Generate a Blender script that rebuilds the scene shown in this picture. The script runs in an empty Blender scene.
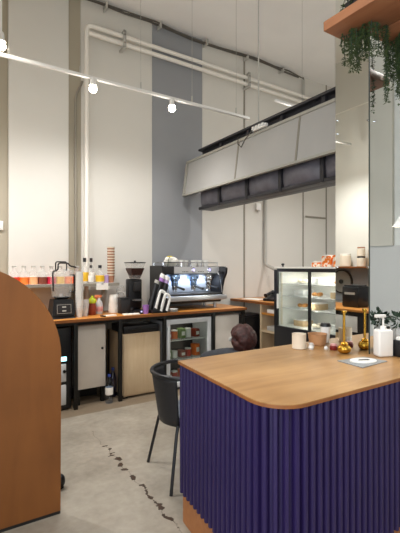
import bpy, bmesh, math, random
from mathutils import Vector, Matrix
random.seed(7)
scene = bpy.context.scene
COL = scene.collection
PI = math.pi

# ------------------------------------------------------------------ materials
def lin(c):
    return tuple((x / 12.92 if x <= .04045 else ((x + .055) / 1.055) ** 2.4) for x in c)
def rgb(h):
    h = h.lstrip('#')
    return lin(tuple(int(h[i:i + 2], 16) / 255 for i in (0, 2, 4)))

class NT:
    def __init__(s, name):
        s.m = bpy.data.materials.new(name); s.m.use_nodes = True
        s.t = s.m.node_tree; s.t.nodes.clear()
        s.out = s.n('ShaderNodeOutputMaterial')
    def n(s, typ, **kw):
        x = s.t.nodes.new(typ)
        for k, v in kw.items(): setattr(x, k, v)
        return x
    def l(s, a, b): s.t.links.new(a, b)

def mat(name, col, rough=.5, metal=0, var=.0, scale=8, bump=0, bscale=60, stretch=(1, 1, 1), spec=.5, emit=None, estr=0, coat=0):
    N = NT(name)
    p = N.n('ShaderNodeBsdfPrincipled')
    p.inputs['Roughness'].default_value = rough; p.inputs['Metallic'].default_value = metal
    p.inputs['Specular IOR Level'].default_value = spec
    p.inputs['Coat Weight'].default_value = coat
    c = rgb(col)
    tc = N.n('ShaderNodeTexCoord'); mp = N.n('ShaderNodeMapping'); mp.inputs['Scale'].default_value = stretch
    N.l(tc.outputs['Object'], mp.inputs['Vector'])
    nz = N.n('ShaderNodeTexNoise'); nz.inputs['Scale'].default_value = scale; nz.inputs['Detail'].default_value = 5
    N.l(mp.outputs[0], nz.inputs['Vector'])
    rp = N.n('ShaderNodeValToRGB')
    rp.color_ramp.elements[0].position = .3; rp.color_ramp.elements[1].position = .7
    rp.color_ramp.elements[0].color = (*[x * (1 - var) for x in c], 1)
    rp.color_ramp.elements[1].color = (*[min(1, x * (1 + var)) for x in c], 1)
    N.l(nz.outputs['Fac'], rp.inputs['Fac']); N.l(rp.outputs['Color'], p.inputs['Base Color'])
    if bump:
        b = N.n('ShaderNodeBump'); b.inputs['Strength'].default_value = bump; b.inputs['Distance'].default_value = .01
        nb = N.n('ShaderNodeTexNoise'); nb.inputs['Scale'].default_value = bscale; nb.inputs['Detail'].default_value = 4
        N.l(mp.outputs[0], nb.inputs['Vector']); N.l(nb.outputs['Fac'], b.inputs['Height']); N.l(b.outputs[0], p.inputs['Normal'])
    if emit:
        p.inputs['Emission Color'].default_value = (*rgb(emit), 1); p.inputs['Emission Strength'].default_value = estr
    N.l(p.outputs[0], N.out.inputs[0])
    return N.m

def wood(name, dark, light, along='x', rough=.45, scale=1.0, coat=0.0):
    N = NT(name)
    p = N.n('ShaderNodeBsdfPrincipled'); p.inputs['Roughness'].default_value = rough; p.inputs['Coat Weight'].default_value = coat
    p.inputs['Coat Roughness'].default_value = .25
    tc = N.n('ShaderNodeTexCoord'); mp = N.n('ShaderNodeMapping')
    s = {'x': (1.2, 9, 9), 'y': (9, 1.2, 9), 'z': (9, 9, 1.2)}[along]
    mp.inputs['Scale'].default_value = tuple(q * scale for q in s)
    N.l(tc.outputs['Object'], mp.inputs['Vector'])
    nz = N.n('ShaderNodeTexNoise'); nz.inputs['Scale'].default_value = 1.6; nz.inputs['Detail'].default_value = 6; nz.inputs['Distortion'].default_value = 1.2
    N.l(mp.outputs[0], nz.inputs['Vector'])
    n2 = N.n('ShaderNodeTexNoise'); n2.inputs['Scale'].default_value = 2.2; n2.inputs['Detail'].default_value = 3
    N.l(tc.outputs['Object'], n2.inputs['Vector'])
    mx = N.n('ShaderNodeMath', operation='MULTIPLY_ADD'); mx.inputs[1].default_value = .55
    N.l(n2.outputs['Fac'], mx.inputs[0]); 
    m2 = N.n('ShaderNodeMath', operation='MULTIPLY'); m2.inputs[1].default_value = .45
    N.l(nz.outputs['Fac'], m2.inputs[0]); N.l(m2.outputs[0], mx.inputs[2])
    rp = N.n('ShaderNodeValToRGB'); rp.color_ramp.elements[0].position = .32; rp.color_ramp.elements[1].position = .68
    rp.color_ramp.elements[0].color = (*rgb(dark), 1); rp.color_ramp.elements[1].color = (*rgb(light), 1)
    N.l(mx.outputs[0], rp.inputs['Fac']); N.l(rp.outputs['Color'], p.inputs['Base Color'])
    N.l(p.outputs[0], N.out.inputs[0])
    return N.m

def glass(name, tint='ffffff', gloss=.12):
    N = NT(name)
    t = N.n('ShaderNodeBsdfTransparent'); t.inputs[0].default_value = (*rgb(tint), 1)
    g = N.n('ShaderNodeBsdfGlossy'); g.inputs['Roughness'].default_value = .08
    f = N.n('ShaderNodeFresnel'); f.inputs['IOR'].default_value = 1.45
    a = N.n('ShaderNodeMath', operation='ADD'); a.inputs[1].default_value = gloss * .4
    N.l(f.outputs[0], a.inputs[0])
    ge = N.n('ShaderNodeNewGeometry'); iv = N.n('ShaderNodeMath', operation='SUBTRACT'); iv.inputs[0].default_value = 1; N.l(ge.outputs['Backfacing'], iv.inputs[1])
    fm = N.n('ShaderNodeMath', operation='MULTIPLY'); N.l(a.outputs[0], fm.inputs[0]); N.l(iv.outputs[0], fm.inputs[1])
    mx = N.n('ShaderNodeMixShader'); N.l(fm.outputs[0], mx.inputs[0]); N.l(t.outputs[0], mx.inputs[1]); N.l(g.outputs[0], mx.inputs[2])
    N.l(mx.outputs[0], N.out.inputs[0])
    return N.m

def milky(name, tint, alpha):
    N = NT(name)
    t = N.n('ShaderNodeBsdfTransparent')
    p = N.n('ShaderNodeBsdfPrincipled'); p.inputs['Base Color'].default_value = (*rgb(tint), 1); p.inputs['Roughness'].default_value = .35
    mx = N.n('ShaderNodeMixShader'); mx.inputs[0].default_value = alpha
    N.l(t.outputs[0], mx.inputs[1]); N.l(p.outputs[0], mx.inputs[2]); N.l(mx.outputs[0], N.out.inputs[0])
    return N.m

def emis(name, col, s):
    N = NT(name); e = N.n('ShaderNodeEmission'); e.inputs[0].default_value = (*rgb(col), 1); e.inputs[1].default_value = s
    N.l(e.outputs[0], N.out.inputs[0]); return N.m

def floor_material():
    N = NT('polished_concrete')
    p = N.n('ShaderNodeBsdfPrincipled'); p.inputs['Roughness'].default_value = .42
    tc = N.n('ShaderNodeTexCoord')
    n1 = N.n('ShaderNodeTexNoise'); n1.inputs['Scale'].default_value = 1.7; n1.inputs['Detail'].default_value = 7; n1.inputs['Roughness'].default_value = .6
    n2 = N.n('ShaderNodeTexNoise'); n2.inputs['Scale'].default_value = 20; n2.inputs['Detail'].default_value = 6
    N.l(tc.outputs['Object'], n1.inputs['Vector']); N.l(tc.outputs['Object'], n2.inputs['Vector'])
    ad = N.n('ShaderNodeMath', operation='MULTIPLY_ADD'); ad.inputs[1].default_value = .3
    N.l(n2.outputs['Fac'], ad.inputs[0]); N.l(n1.outputs['Fac'], ad.inputs[2])
    rp = N.n('ShaderNodeValToRGB'); rp.color_ramp.elements[0].position = .45; rp.color_ramp.elements[1].position = .85
    rp.color_ramp.elements[0].color = (*rgb('827a6d'), 1); rp.color_ramp.elements[1].color = (*rgb('aaa294'), 1)
    N.l(ad.outputs[0], rp.inputs['Fac'])
    sx = N.n('ShaderNodeSeparateXYZ'); N.l(tc.outputs['Object'], sx.inputs[0])
    def M(op, a, b=None):
        m = N.n('ShaderNodeMath', operation=op)
        for i, q in enumerate((a, b)):
            if q is None: continue
            if isinstance(q, (int, float)): m.inputs[i].default_value = q
            else: N.l(q, m.inputs[i])
        return m.outputs[0]
    # broken joint running along Y at x = 1.13
    nw = N.n('ShaderNodeTexNoise'); nw.inputs['Scale'].default_value = 9; nw.inputs['Detail'].default_value = 6
    N.l(tc.outputs['Object'], nw.inputs['Vector'])
    wob = M('MULTIPLY', M('SUBTRACT', nw.outputs['Fac'], .5), .11)
    dx = M('ABSOLUTE', M('ADD', M('SUBTRACT', sx.outputs['X'], 1.133), wob))
    ny = N.n('ShaderNodeTexNoise'); ny.noise_dimensions = '1D'; ny.inputs['Scale'].default_value = 13; ny.inputs['Detail'].default_value = 4
    N.l(sx.outputs['Y'], ny.inputs['W'])
    wid = M('MULTIPLY', M('SUBTRACT', ny.outputs['Fac'], .445), .13)
    wid = M('ADD', wid, M('MULTIPLY', M('SUBTRACT', n2.outputs['Fac'], .5), .06))
    inr = M('MULTIPLY', M('GREATER_THAN', sx.outputs['Y'], 2.0), M('LESS_THAN', sx.outputs['Y'], 3.25))
    crack = M('MULTIPLY', M('LESS_THAN', dx, M('MINIMUM', wid, .02)), inr)
    fine = M('MULTIPLY', M('LESS_THAN', dx, .0035), M('LESS_THAN', sx.outputs['Y'], 3.6))
    crack = M('MAXIMUM', crack, M('MULTIPLY', fine, .35))
    mx = N.n('ShaderNodeMix', data_type='RGBA'); N.l(crack, mx.inputs['Factor'])
    N.l(rp.outputs['Color'], mx.inputs['A']); mx.inputs['B'].default_value = (*rgb('3f2e22'), 1)
    # brown floor sheet under the back bar
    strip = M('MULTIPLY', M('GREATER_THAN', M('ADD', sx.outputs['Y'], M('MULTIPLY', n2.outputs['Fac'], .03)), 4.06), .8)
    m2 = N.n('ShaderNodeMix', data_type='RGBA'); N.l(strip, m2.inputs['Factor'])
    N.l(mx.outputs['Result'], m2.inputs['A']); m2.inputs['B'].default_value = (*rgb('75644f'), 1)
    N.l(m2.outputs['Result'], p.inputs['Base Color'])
    b = N.n('ShaderNodeBump'); b.inputs['Strength'].default_value = .15; b.inputs['Distance'].default_value = .01
    N.l(n2.outputs['Fac'], b.inputs['Height']); N.l(b.outputs[0], p.inputs['Normal'])
    N.l(p.outputs[0], N.out.inputs[0])
    return N.m

def patterned(name, a, b, scale=40):
    N = NT(name); p = N.n('ShaderNodeBsdfPrincipled'); p.inputs['Roughness'].default_value = .6
    tc = N.n('ShaderNodeTexCoord'); v = N.n('ShaderNodeTexVoronoi'); v.inputs['Scale'].default_value = scale
    N.l(tc.outputs['Object'], v.inputs['Vector'])
    rp = N.n('ShaderNodeValToRGB'); rp.color_ramp.interpolation = 'CONSTANT'
    rp.color_ramp.elements[0].color = (*rgb(a), 1); rp.color_ramp.elements[1].position = .5; rp.color_ramp.elements[1].color = (*rgb(b), 1)
    sp = N.n('ShaderNodeSeparateColor'); N.l(v.outputs['Color'], sp.inputs[0])
    N.l(sp.outputs[0], rp.inputs['Fac']); N.l(rp.outputs['Color'], p.inputs['Base Color']); N.l(p.outputs[0], N.out.inputs[0])
    return N.m

M = dict(
    floor=floor_material(),
    wall=mat('cream_wall', 'd5d2ca', .75, var=.02, scale=2),
    pier=mat('pale_pier', 'd9d7d0', .75, var=.02, scale=2),
    taupe=mat('taupe_wall', 'a8a08e', .75, var=.03, scale=2),
    blue=mat('blue_grey_wall', '929497', .75, var=.03, scale=2),
    cool=mat('cool_white_wall', 'eaeceb', .7, var=.02, scale=2),
    ceil=mat('ceiling_paint', 'f0eeea', .85, var=.03, scale=1.5),
    lowwall=mat('lower_wall_paint', 'd2d3d4', .7),
    pipe=mat('white_pipe', 'ebe7de', .45),
    cable=mat('dark_cable', '57524a', .6),
    seam=mat('grey_seam', '8d887c', .7),
    conduit=mat('grey_conduit', 'b5b3ac', .5),
    oak=wood('oak_top', '966c3c', 'bd9460', 'x', .38, coat=.25),
    edge=wood('oak_edge', '7d4a22', 'a5683a', 'x', .5),
    bar=wood('bar_top_wood', 'b8742c', 'd08e44', 'x', .4, coat=.2),
    baredge=wood('bar_edge', '6e3d18', '8e5526', 'x', .5),
    arch=wood('plywood_arch', '784820', '915a2a', 'z', .5, scale=.6),
    plinth=wood('plinth_wood', '9a5f34', 'b57a48', 'x', .5),
    ply=wood('pale_plywood', 'c4a884', 'dac4a2', 'z', .55),
    planter=wood('planter_wood', '8a5638', 'a87450', 'y', .55),
    purple=mat('purple_paint', '24154a', .55, var=.08, scale=5),
    black=mat('black_plastic', '17171a', .35),
    blackm=mat('black_matt', '1d1c1d', .6, var=.1),
    bmetal=mat('black_metal', '191816', .4, metal=.3),
    blackfab=mat('black_rib_fabric', '2b2a2e', .45, var=.15, scale=12),
    fabric=mat('sheen_grey_fabric', '66646c', .36, var=.2, scale=12, bump=.3, bscale=14),  # grey base colour paints the highlight on the black cloth pockets
    wicker=mat('black_wicker', '1f1f22', .5, var=.3, scale=90, bump=.4, bscale=150),
    cushion=mat('grey_seat_pad', '6d7682', .7, var=.15, scale=30),
    hood=mat('grey_panel', 'abaaa7', .45, var=.03, scale=3),
    hoodf=mat('pale_frame', 'a5a399', .45),
    chrome=mat('chrome', 'd9dade', .12, metal=1),
    bluechrome=mat('bluish_steel', '9fbde6', .15, metal=.85),  # steel with a bluish base colour for the group covers
    steel=mat('brushed_steel', 'b9b9bb', .3, metal=1),
    panelsteel=mat('satin_steel', 'd4d5d8', .28, metal=.7),
    addedglow=emis('added_glow', 'dce8ff', 3),  # emission for the glow strip added under the espresso machine head
    splash=mat('pale_steel', 'c2c8d2', .3, metal=.25),
    brass=mat('brass', 'c79a3e', .22, metal=1),
    white=mat('white_plastic', 'e9e8e4', .4),
    fridgew=mat('fridge_frame', 'c9cbcc', .4),
    paper=mat('white_paper', 'efece4', .8),
    door=mat('pale_cabinet_door', 'd8cfc4', .5, var=.03),
    cream=mat('cream_ceramic', 'e8dcc8', .45),
    bowl=mat('tan_paper_bowl', 'b98a60', .6, var=.12, scale=30),
    brown=mat('brown_cup', 'a06e52', .6),
    red=mat('red_syrup', 'e0402a', .3), peach=mat('peach_syrup', 'e8a878', .3), orange=mat('orange_syrup', 'f07c34', .3),
    yellow=mat('yellow_label', 'e2b52a', .5), crimson=mat('crimson_syrup', 'cf3048', .3), dark=mat('dark_syrup', '7a4030', .3),
    sauce=mat('brown_sauce', '8d3a24', .35), lime=mat('lime_lid', 'bcc926', .4), pink=mat('pink_jar', 'd79a96', .4),
    orangecap=mat('orange_cap', 'ec8a5a', .4), purplecup=mat('purple_cup', 'a878c8', .4), lilac=mat('lilac_cup', 'b59ac8', .5),
    bean=mat('coffee_beans', '3b2018', .5, var=.6, scale=70),
    skin=mat('skin', 'b98468', .55), hair=mat('dark_red_hair', '3c1813', .55, var=.5, scale=35, bump=.8, bscale=40),
    jacket=mat('charcoal_jacket', '33363c', .8, var=.15, scale=20), trousers=mat('dark_trousers', '22242a', .8), shoe=mat('black_shoe', '151515', .5),
    leaf=mat('green_leaf', '43562f', .55, var=.4, scale=15), leafd=mat('dark_leaf', '2c4030', .55, var=.3, scale=15),
    flower=mat('yellow_petal', 'e8d42a', .5), glass=glass('clear_glass'), fglass=glass('door_glass', 'eef2f0', .1),
    cupglass=milky('milky_plastic', 'eeeeee', .55), jug=milky('clear_jug', 'e4e4e0', .22), dome=milky('clear_dome', 'c8c8c4', .3),
    mirror=mat('mirror_silver', 'f0f4f2', .012, metal=1), mirroredge=mat('mirror_edge', '38403c', .3),
    bulb=emis('lamp_bulb', 'fff3dc', 30), led=emis('cool_led', '9fe8f2', 3.5), caselamp=emis('case_lamp', 'fff4e6', 4), button=emis('lit_button', 'c9c4ff', 1.4),
    navy=mat('navy_label', '2a3f8a', .5), water=glass('bottle_plastic', 'dfe8f4', .2), bluewater=glass('blue_bottle_plastic', '7f8fd8', .2),
    redclip=mat('red_clip', 'c84a3a', .5), orangebag=patterned('orange_printed_wrap', 'e87a24', 'f7e6d2', 45), pastry=mat('pastry', 'c58a4a', .7, var=.3, scale=40),
    foodred=mat('red_packet', 'b04030', .5), foodgreen=mat('green_packet', '71904a', .5), foodblue=mat('blue_packet', '5a78b0', .5),
    darkpanel=mat('dark_interior', '2a2826', .6), mat_=mat('grey_card', '8c8f90', .4), clockface=mat('clock_face', '8a8a86', .5),  # first entry: dark colour shared by fridge back, machine body and side bar
    tan=mat('tan_card', 'c4a882', .7), bluegrey=mat('side_wall_paint', '9298a0', .75), darkred=mat('dark_red_jar', '7a1f1c', .3),
)

# ------------------------------------------------------------------ mesh builder
class MB:
    def __init__(s): s.b = bmesh.new(); s.mats = []
    def _mi(s, m):
        if m is None: return 0
        if m not in s.mats: s.mats.append(m)
        return s.mats.index(m)
    def _fin(s, faces, m):
        i = s._mi(m)
        for f in faces: f.material_index = i
    def box(s, x0, x1, y0, y1, z0, z1, bev=0, m=None, T=None, seg=2):
        r = bmesh.ops.create_cube(s.b, size=1)
        vs = r['verts']
        for v in vs:
            v.co = Vector(((x0 + x1) / 2 + v.co.x * (x1 - x0), (y0 + y1) / 2 + v.co.y * (y1 - y0), (z0 + z1) / 2 + v.co.z * (z1 - z0)))
        fs = list({f for v in vs for f in v.link_faces})
        if bev:
            es = list({e for v in vs for e in v.link_edges})
            r = bmesh.ops.bevel(s.b, geom=es, offset=bev, segments=seg, profile=.5, affect='EDGES')
            fs = [f for f in s.b.faces if f in set(r['faces']) or f in set(f for f in fs if f.is_valid)]
            vs = list({v for f in fs for v in f.verts})
        if T is not None: bmesh.ops.transform(s.b, matrix=T, verts=vs)
        s._fin(fs, m); return s
    def tube(s, pts, r, seg=10, closed=False, m=None, cap=True):
        pts = [Vector(p) for p in pts]; n = len(pts)
        rs = r if isinstance(r, (list, tuple)) else [r] * n
        rings = []; prev = None
        for i, p in enumerate(pts):
            if closed: d = pts[(i + 1) % n] - pts[i - 1]
            else: d = pts[min(i + 1, n - 1)] - pts[max(i - 1, 0)]
            d.normalize()
            if prev is None:
                a = Vector((0, 0, 1)) if abs(d.z) < .9 else Vector((1, 0, 0))
                u = d.cross(a).normalized()
            else:
                u = (prev - d * prev.dot(d)).normalized()
            prev = u; w = d.cross(u)
            rings.append([s.b.verts.new(p + (u * math.cos(2 * PI * k / seg) + w * math.sin(2 * PI * k / seg)) * rs[i]) for k in range(seg)])
        fs = []
        for i in range(n if closed else n - 1):
            a, c = rings[i], rings[(i + 1) % n]
            for k in range(seg):
                fs.append(s.b.faces.new((a[k], a[(k + 1) % seg], c[(k + 1) % seg], c[k])))
        if cap and not closed:
            fs.append(s.b.faces.new(rings[0][::-1])); fs.append(s.b.faces.new(rings[-1]))
        s._fin(fs, m); return s
    def lathe(s, prof, c=(0, 0, 0), seg=20, m=None, T=None):
        rings = []; fs = []; allv = []
        for r, z in prof:
            if r < 1e-5: ring = [s.b.verts.new((c[0], c[1], c[2] + z))]
            else: ring = [s.b.verts.new((c[0] + r * math.cos(2 * PI * k / seg), c[1] + r * math.sin(2 * PI * k / seg), c[2] + z)) for k in range(seg)]
            rings.append(ring); allv += ring
        for a, b in zip(rings, rings[1:]):
            for k in range(seg):
                k2 = (k + 1) % seg
                q = [a[k] if len(a) > 1 else a[0], a[k2] if len(a) > 1 else a[0], b[k2] if len(b) > 1 else b[0], b[k] if len(b) > 1 else b[0]]
                q = list(dict.fromkeys(q))
                if len(q) > 2: fs.append(s.b.faces.new(q))
        if T is not None: bmesh.ops.transform(s.b, matrix=T, verts=allv)
        s._fin(fs, m); return s
    def prism(s, poly, a0, a1, axis='z', m=None):
        def P(p, a):
            return {'z': (p[0], p[1], a), 'y': (p[0], a, p[1]), 'x': (a, p[0], p[1])}[axis]
        A = [s.b.verts.new(P(p, a0)) for p in poly]; B = [s.b.verts.new(P(p, a1)) for p in poly]
        fs = [s.b.faces.new(A), s.b.faces.new(B)]
        n = len(poly)
        for i in range(n): fs.append(s.b.faces.new((A[i], A[(i + 1) % n], B[(i + 1) % n], B[i])))
        s._fin(fs, m); return s
    def ball(s, c, r, sc=(1, 1, 1), seg=16, m=None, noise=0):
        r0 = bmesh.ops.create_uvsphere(s.b, u_segments=seg, v_segments=max(6, seg // 2), radius=r)
        for v in r0['verts']:
            k = 1 + (random.random() - .5) * noise
            v.co = Vector((c[0] + v.co.x * sc[0] * k, c[1] + v.co.y * sc[1] * k, c[2] + v.co.z * sc[2] * k))
        s._fin(list({f for v in r0['verts'] for f in v.link_faces}), m); return s
    def build(s, name, m=None, parent=None, smooth=True, ang=35):
        bmesh.ops.recalc_face_normals(s.b, faces=s.b.faces)
        me = bpy.data.meshes.new(name); s.b.to_mesh(me); s.b.free()
        for q in (s.mats or [m]): me.materials.append(q)
        if smooth:
            me.shade_smooth(); me.set_sharp_from_angle(angle=math.radians(ang))
        o = bpy.data.objects.new(name, me); COL.objects.link(o)
        if parent: o.parent = parent
        return o

def tag(o, label, cat, group=None):
    o['label'] = label; o['category'] = cat
    if group: o['group'] = group
    return o
def thing(name, label, cat, loc=(0, 0, 0), rz=0, group=None):
    o = bpy.data.objects.new(name, None); COL.objects.link(o); o.empty_display_size = .1
    o.location = loc; o.rotation_euler = (0, 0, rz)
    return tag(o, label, cat, group)
def struct(o): o['kind'] = 'structure'; return o
def box(*a, **k): return MB().box(*a, **k)
def cyl(r, h, c=(0, 0, 0), r2=None, seg=20, bev=.0):
    r2 = r if r2 is None else r2
    return MB().lathe([(0, 0), (r - bev, 0), (r, bev), (r2, h - bev), (r2 - bev, h), (0, h)] if bev else [(0, 0), (r, 0), (r2, h), (0, h)], c, seg)
def Rt(axis, deg, c=(0, 0, 0)):
    return Matrix.Translation(c) @ Matrix.Rotation(math.radians(deg), 4, axis) @ Matrix.Translation([-q for q in c])

H = 4.8        # ceiling height
XL, XR, YF, YB = -.9, 6.5, -3.2, 4.9
# ------------------------------------------------------------------ setting
struct(box(XL - .15, XR + .15, YF - .15, YB + .15, -.1, 0).build('floor', M['floor'], smooth=False))
struct(box(XL - .15, XR + .15, YF - .15, YB + .15, H, H + .1).build('ceiling', M['ceil'], smooth=False))
struct(box(XL - .15, XR + .15, YB, YB + .15, 0, H).build('wall_back', M['wall'], smooth=False))
struct(box(XR, XR + .15, YF, YB, 0, H).build('wall_right', M['cool'], smooth=False))
struct(box(XL - .15, XR + .15, YF - .15, YF, 0, H).build('wall_front', M['wall'], smooth=False))
WY0, WY1, WZ0, WZ1 = -2.7, 1.1, .8, 3.1
b = MB(); b.box(XL - .15, XL, YF, WY0, 0, H); b.box(XL - .15, XL, WY1, YB, 0, H); b.box(XL - .15, XL, WY0, WY1, 0, WZ0); b.box(XL - .15, XL, WY0, WY1, WZ1, H)
struct(b.build('wall_left', M['wall'], smooth=False))
b = MB()
for y in (WY0, WY0 + 1.25, WY0 + 2.5, WY1 - .06): b.box(XL - .12, XL - .04, y, y + .06, WZ0, WZ1)
b.box(XL - .12, XL - .04, WY0, WY1, WZ0, WZ0 + .06); b.box(XL - .12, XL - .04, WY0, WY1, WZ1 - .06, WZ1)
wf = struct(b.build('window_1', M['bmetal'], smooth=False))
box(XL - .085, XL - .079, WY0 + .03, WY1 - .03, WZ0 + .03, WZ1 - .03).build('window_pane', M['glass'], wf, smooth=False)
d = bpy.data.lights.new('daylight', 'AREA'); d.shape = 'RECTANGLE'; d.size = WY1 - WY0; d.size_y = WZ1 - WZ0; d.energy = 150; d.color = (.86, .93, 1)
o = bpy.data.objects.new('daylight', d); COL.objects.link(o); o.location = (XL - .35, (WY0 + WY1) / 2, (WZ0 + WZ1) / 2); o.rotation_euler = (0, -PI / 2, 0); o.rotation_euler = (PI / 2, 0, -PI / 2)
struct(box(XL, XL + .01, 1.3, YB, .95, 1.48).build('trim_1', M['bluegrey'], smooth=False))          # grey-blue band under the side shelf
struct(box(XL, XL + .012, 1.3, YB, 3.97, 3.985).build('trim_2', M['pipe'], smooth=False))
struct(box(.6, 1.255, YB - .05, YB, 0, H, bev=.012).build('trim_3', M['pier']))                    # pale pier
struct(box(1.255, 1.41, YB - .008, YB, 0, H).build('trim_4', M['taupe'], smooth=False))            # taupe strip
struct(box(2.37, 3.17, YB - .012, YB, 0, H).build('trim_5', M['blue'], smooth=False))              # blue-grey panel
struct(box(XL, .6, YB - .008, YB, 0, H).build('trim_6', M['taupe'], smooth=False))
n = 7
for x in (3.96, 5.27, 5.87):
    struct(box(x - .012, x + .012, YB - .01, YB, 0, H).build('trim_%d' % n, M['seam'], smooth=False)); n += 1
struct(box(5.33, 5.87, YB - .012, YB, 2.36, 2.39).build('trim_%d' % n, M['seam'], smooth=False)); n += 1
struct(box(XR - .03, XR, YF, 2.4, 0, 1.86).build('trim_%d' % n, M['lowwall'], smooth=False)); n += 1
struct(box(XR - .06, XR, -3.0, -.9, 1.86, H).build('trim_%d' % n, M['wall'], smooth=False)); n += 1
# mirror-clad pillar standing through the serving counter
struct(box(2.2505, 3.05, 1.5425, 1.795, .951, H).build('wall_pillar', M['cool'], smooth=False))
def pillar_mirror(label, x0, x1, y0, y1, studs, norm):
    t = thing('pillar_mirror', label, 'mirror', ((x0 + x1) / 2, (y0 + y1) / 2, .951))
    cx, cy = (x0 + x1) / 2, (y0 + y1) / 2
    box(x0 - cx, x1 - cx, y0 - cy, y1 - cy, 0, H - .953).build('mirror_glass', M['mirror'], t, smooth=False)
    for p in studs:
        q = Vector(p) - Vector((cx, cy, .951))
        MB().tube([q, q + Vector(norm) * .008], .006, 12).build('stud', M['chrome'], t)
    return t
t = pillar_mirror('tall narrow mirror facing the bar side of the pillar, above the brass stands', 2.246, 2.25, 1.5435, 1.795,
              [(2.246, 1.785, 2.49), (2.246, 1.785, 2.40), (2.246, 1.55, 2.42), (2.246, 1.785, 1.495), (2.246, 1.55, 1.495)], (-1, 0, 0))
t2 = pillar_mirror('tall mirror on the pillar face behind the white pump bottle', 2.2515, 3.05, 1.537, 1.5415,
              [(2.3, 1.537, 2.42)], (0, -1, 0))
tag(box(2.2445, 2.2510, 1.5365, 1.5425, .951, H - .002).build('mirror_corner_strip', M['mirroredge'], smooth=False),
    'thin dark vertical strip joining the two pillar mirrors at their corner', 'strip')

# ------------------------------------------------------------------ pipes, cables, conduits
def fillet(pts, r=.08, n=5):
    out = [Vector(pts[0])]
    for a, b, c in zip(pts, pts[1:], pts[2:]):
        a, b, c = map(Vector, (a, b, c))
        d1 = (a - b).normalized(); d2 = (c - b).normalized()
        p, q = b + d1 * r, b + d2 * r
        for i in range(n + 1):
            t_ = i / n; out.append(p * (1 - t_) ** 2 + b * 2 * t_ * (1 - t_) + q * t_ ** 2)
    out.append(Vector(pts[-1])); return out
t = thing('water_pipe', 'white painted pipe, upper of the two along the high back wall', 'pipe', (1.45, 4.8, 4.42))
MB().tube(fillet([(0, 0, -3.46), (0, 0, 0), (4.2, 0, -.02)]), .027, 12).build('pipe_run', M['pipe'], t)
t = thing('water_pipe', 'white painted pipe, lower of the two along the high back wall', 'pipe', (1.53, 4.8, 4.325))
MB().tube([(-.055, 0, 0), (4.1, 0, -.03)], .027, 12).build('pipe_run', M['pipe'], t)
for x, lab in ((1.92, 'pale pipe clamp above the left ceiling lamp on the back wall pipes'), (3.95, 'pale pipe clamp on the back wall pipes near the dark hood')):
    t = thing('pipe_clamp', lab, 'clamp', (x, 4.8, 4.37))
    box(-.02, .02, -.05, .098, -.115, -.095).box(-.02, .02, -.05, -.035, -.1, .11).box(-.02, .02, -.05, .098, .085, .10).build('bracket', M['conduit'], t)
    MB().tube([(0, -.058, -.05), (0, -.051, -.05)], .012, 8).build('bolt', M['seam'], t)
    MB().tube([(0, -.058, .05), (0, -.051, .05)], .012, 8).build('bolt', M['seam'], t)
tag(MB().tube(fillet([(1.335, 4.862, 0.96), (1.335, 4.862, 3.55), (1.42, 4.862, 3.75)]), .014, 8).build('wall_conduit', M['seam']),
    'thin grey conduit climbing the dark strip beside the pale pier', 'conduit')
pts = [(XL + .02, 4.84, 4.74)]
x = XL + .4
while x < 5.2:
    pts.append((x, 4.84 + random.uniform(-.02, .02), 4.745 + random.uniform(-.018, .02))); x += .35
t = thing('cable_run', 'thin dark cable bundle along the top edge of the back wall', 'cable', (0, 0, 0))
MB().tube(pts, .013, 6).tube([(p[0] + .1, p[1] - .03, p[2] + random.uniform(-.02, .02)) for p in pts], .010, 6).build('cable', M['cable'], t)
for x in [.2 + .75 * i for i in range(7)]: box(x - .012, x + .012, 4.79, 4.9, 4.70, 4.78).build('cable_clip', M['conduit'], t)
tag(MB().tube([(5.25, 4.865, 3.2), (5.25, 4.865, 4.74)], .022, 8).build('wall_conduit', M['conduit']),
    'grey conduit dropping from the ceiling to the far end of the hood', 'conduit')
tag(MB().tube(fillet([(4.37, 4.862, 3.0), (4.37, 4.862, 1.53), (4.37, 4.62, 1.45)], .06), .028, 10).build('wall_conduit', M['conduit']),
    'grey conduit running down the wall below the hood to the display fridge', 'conduit')
t = thing('wall_sensor', 'small white sensor box on the wall beside the grey conduit', 'sensor', (4.22, 4.899, 2.45))
box(-.045, .045, -.055, 0, -.055, .055, bev=.012).build('housing', M['white'], t)
cyl(.02, .02, (0, -.04, -.07)).build('lens', M['conduit'], t)
t = thing('wall_switch', 'small pale switch box at the far left behind the wooden arch', 'switch', (.5, 4.89, 1.95))
box(-.05, .05, -.03, 0, -.05, .05, bev=.006).build('plate', M['white'], t)
box(-.02, .02, -.037, -.03, -.03, .03).build('rocker', M['paper'], t)

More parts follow.
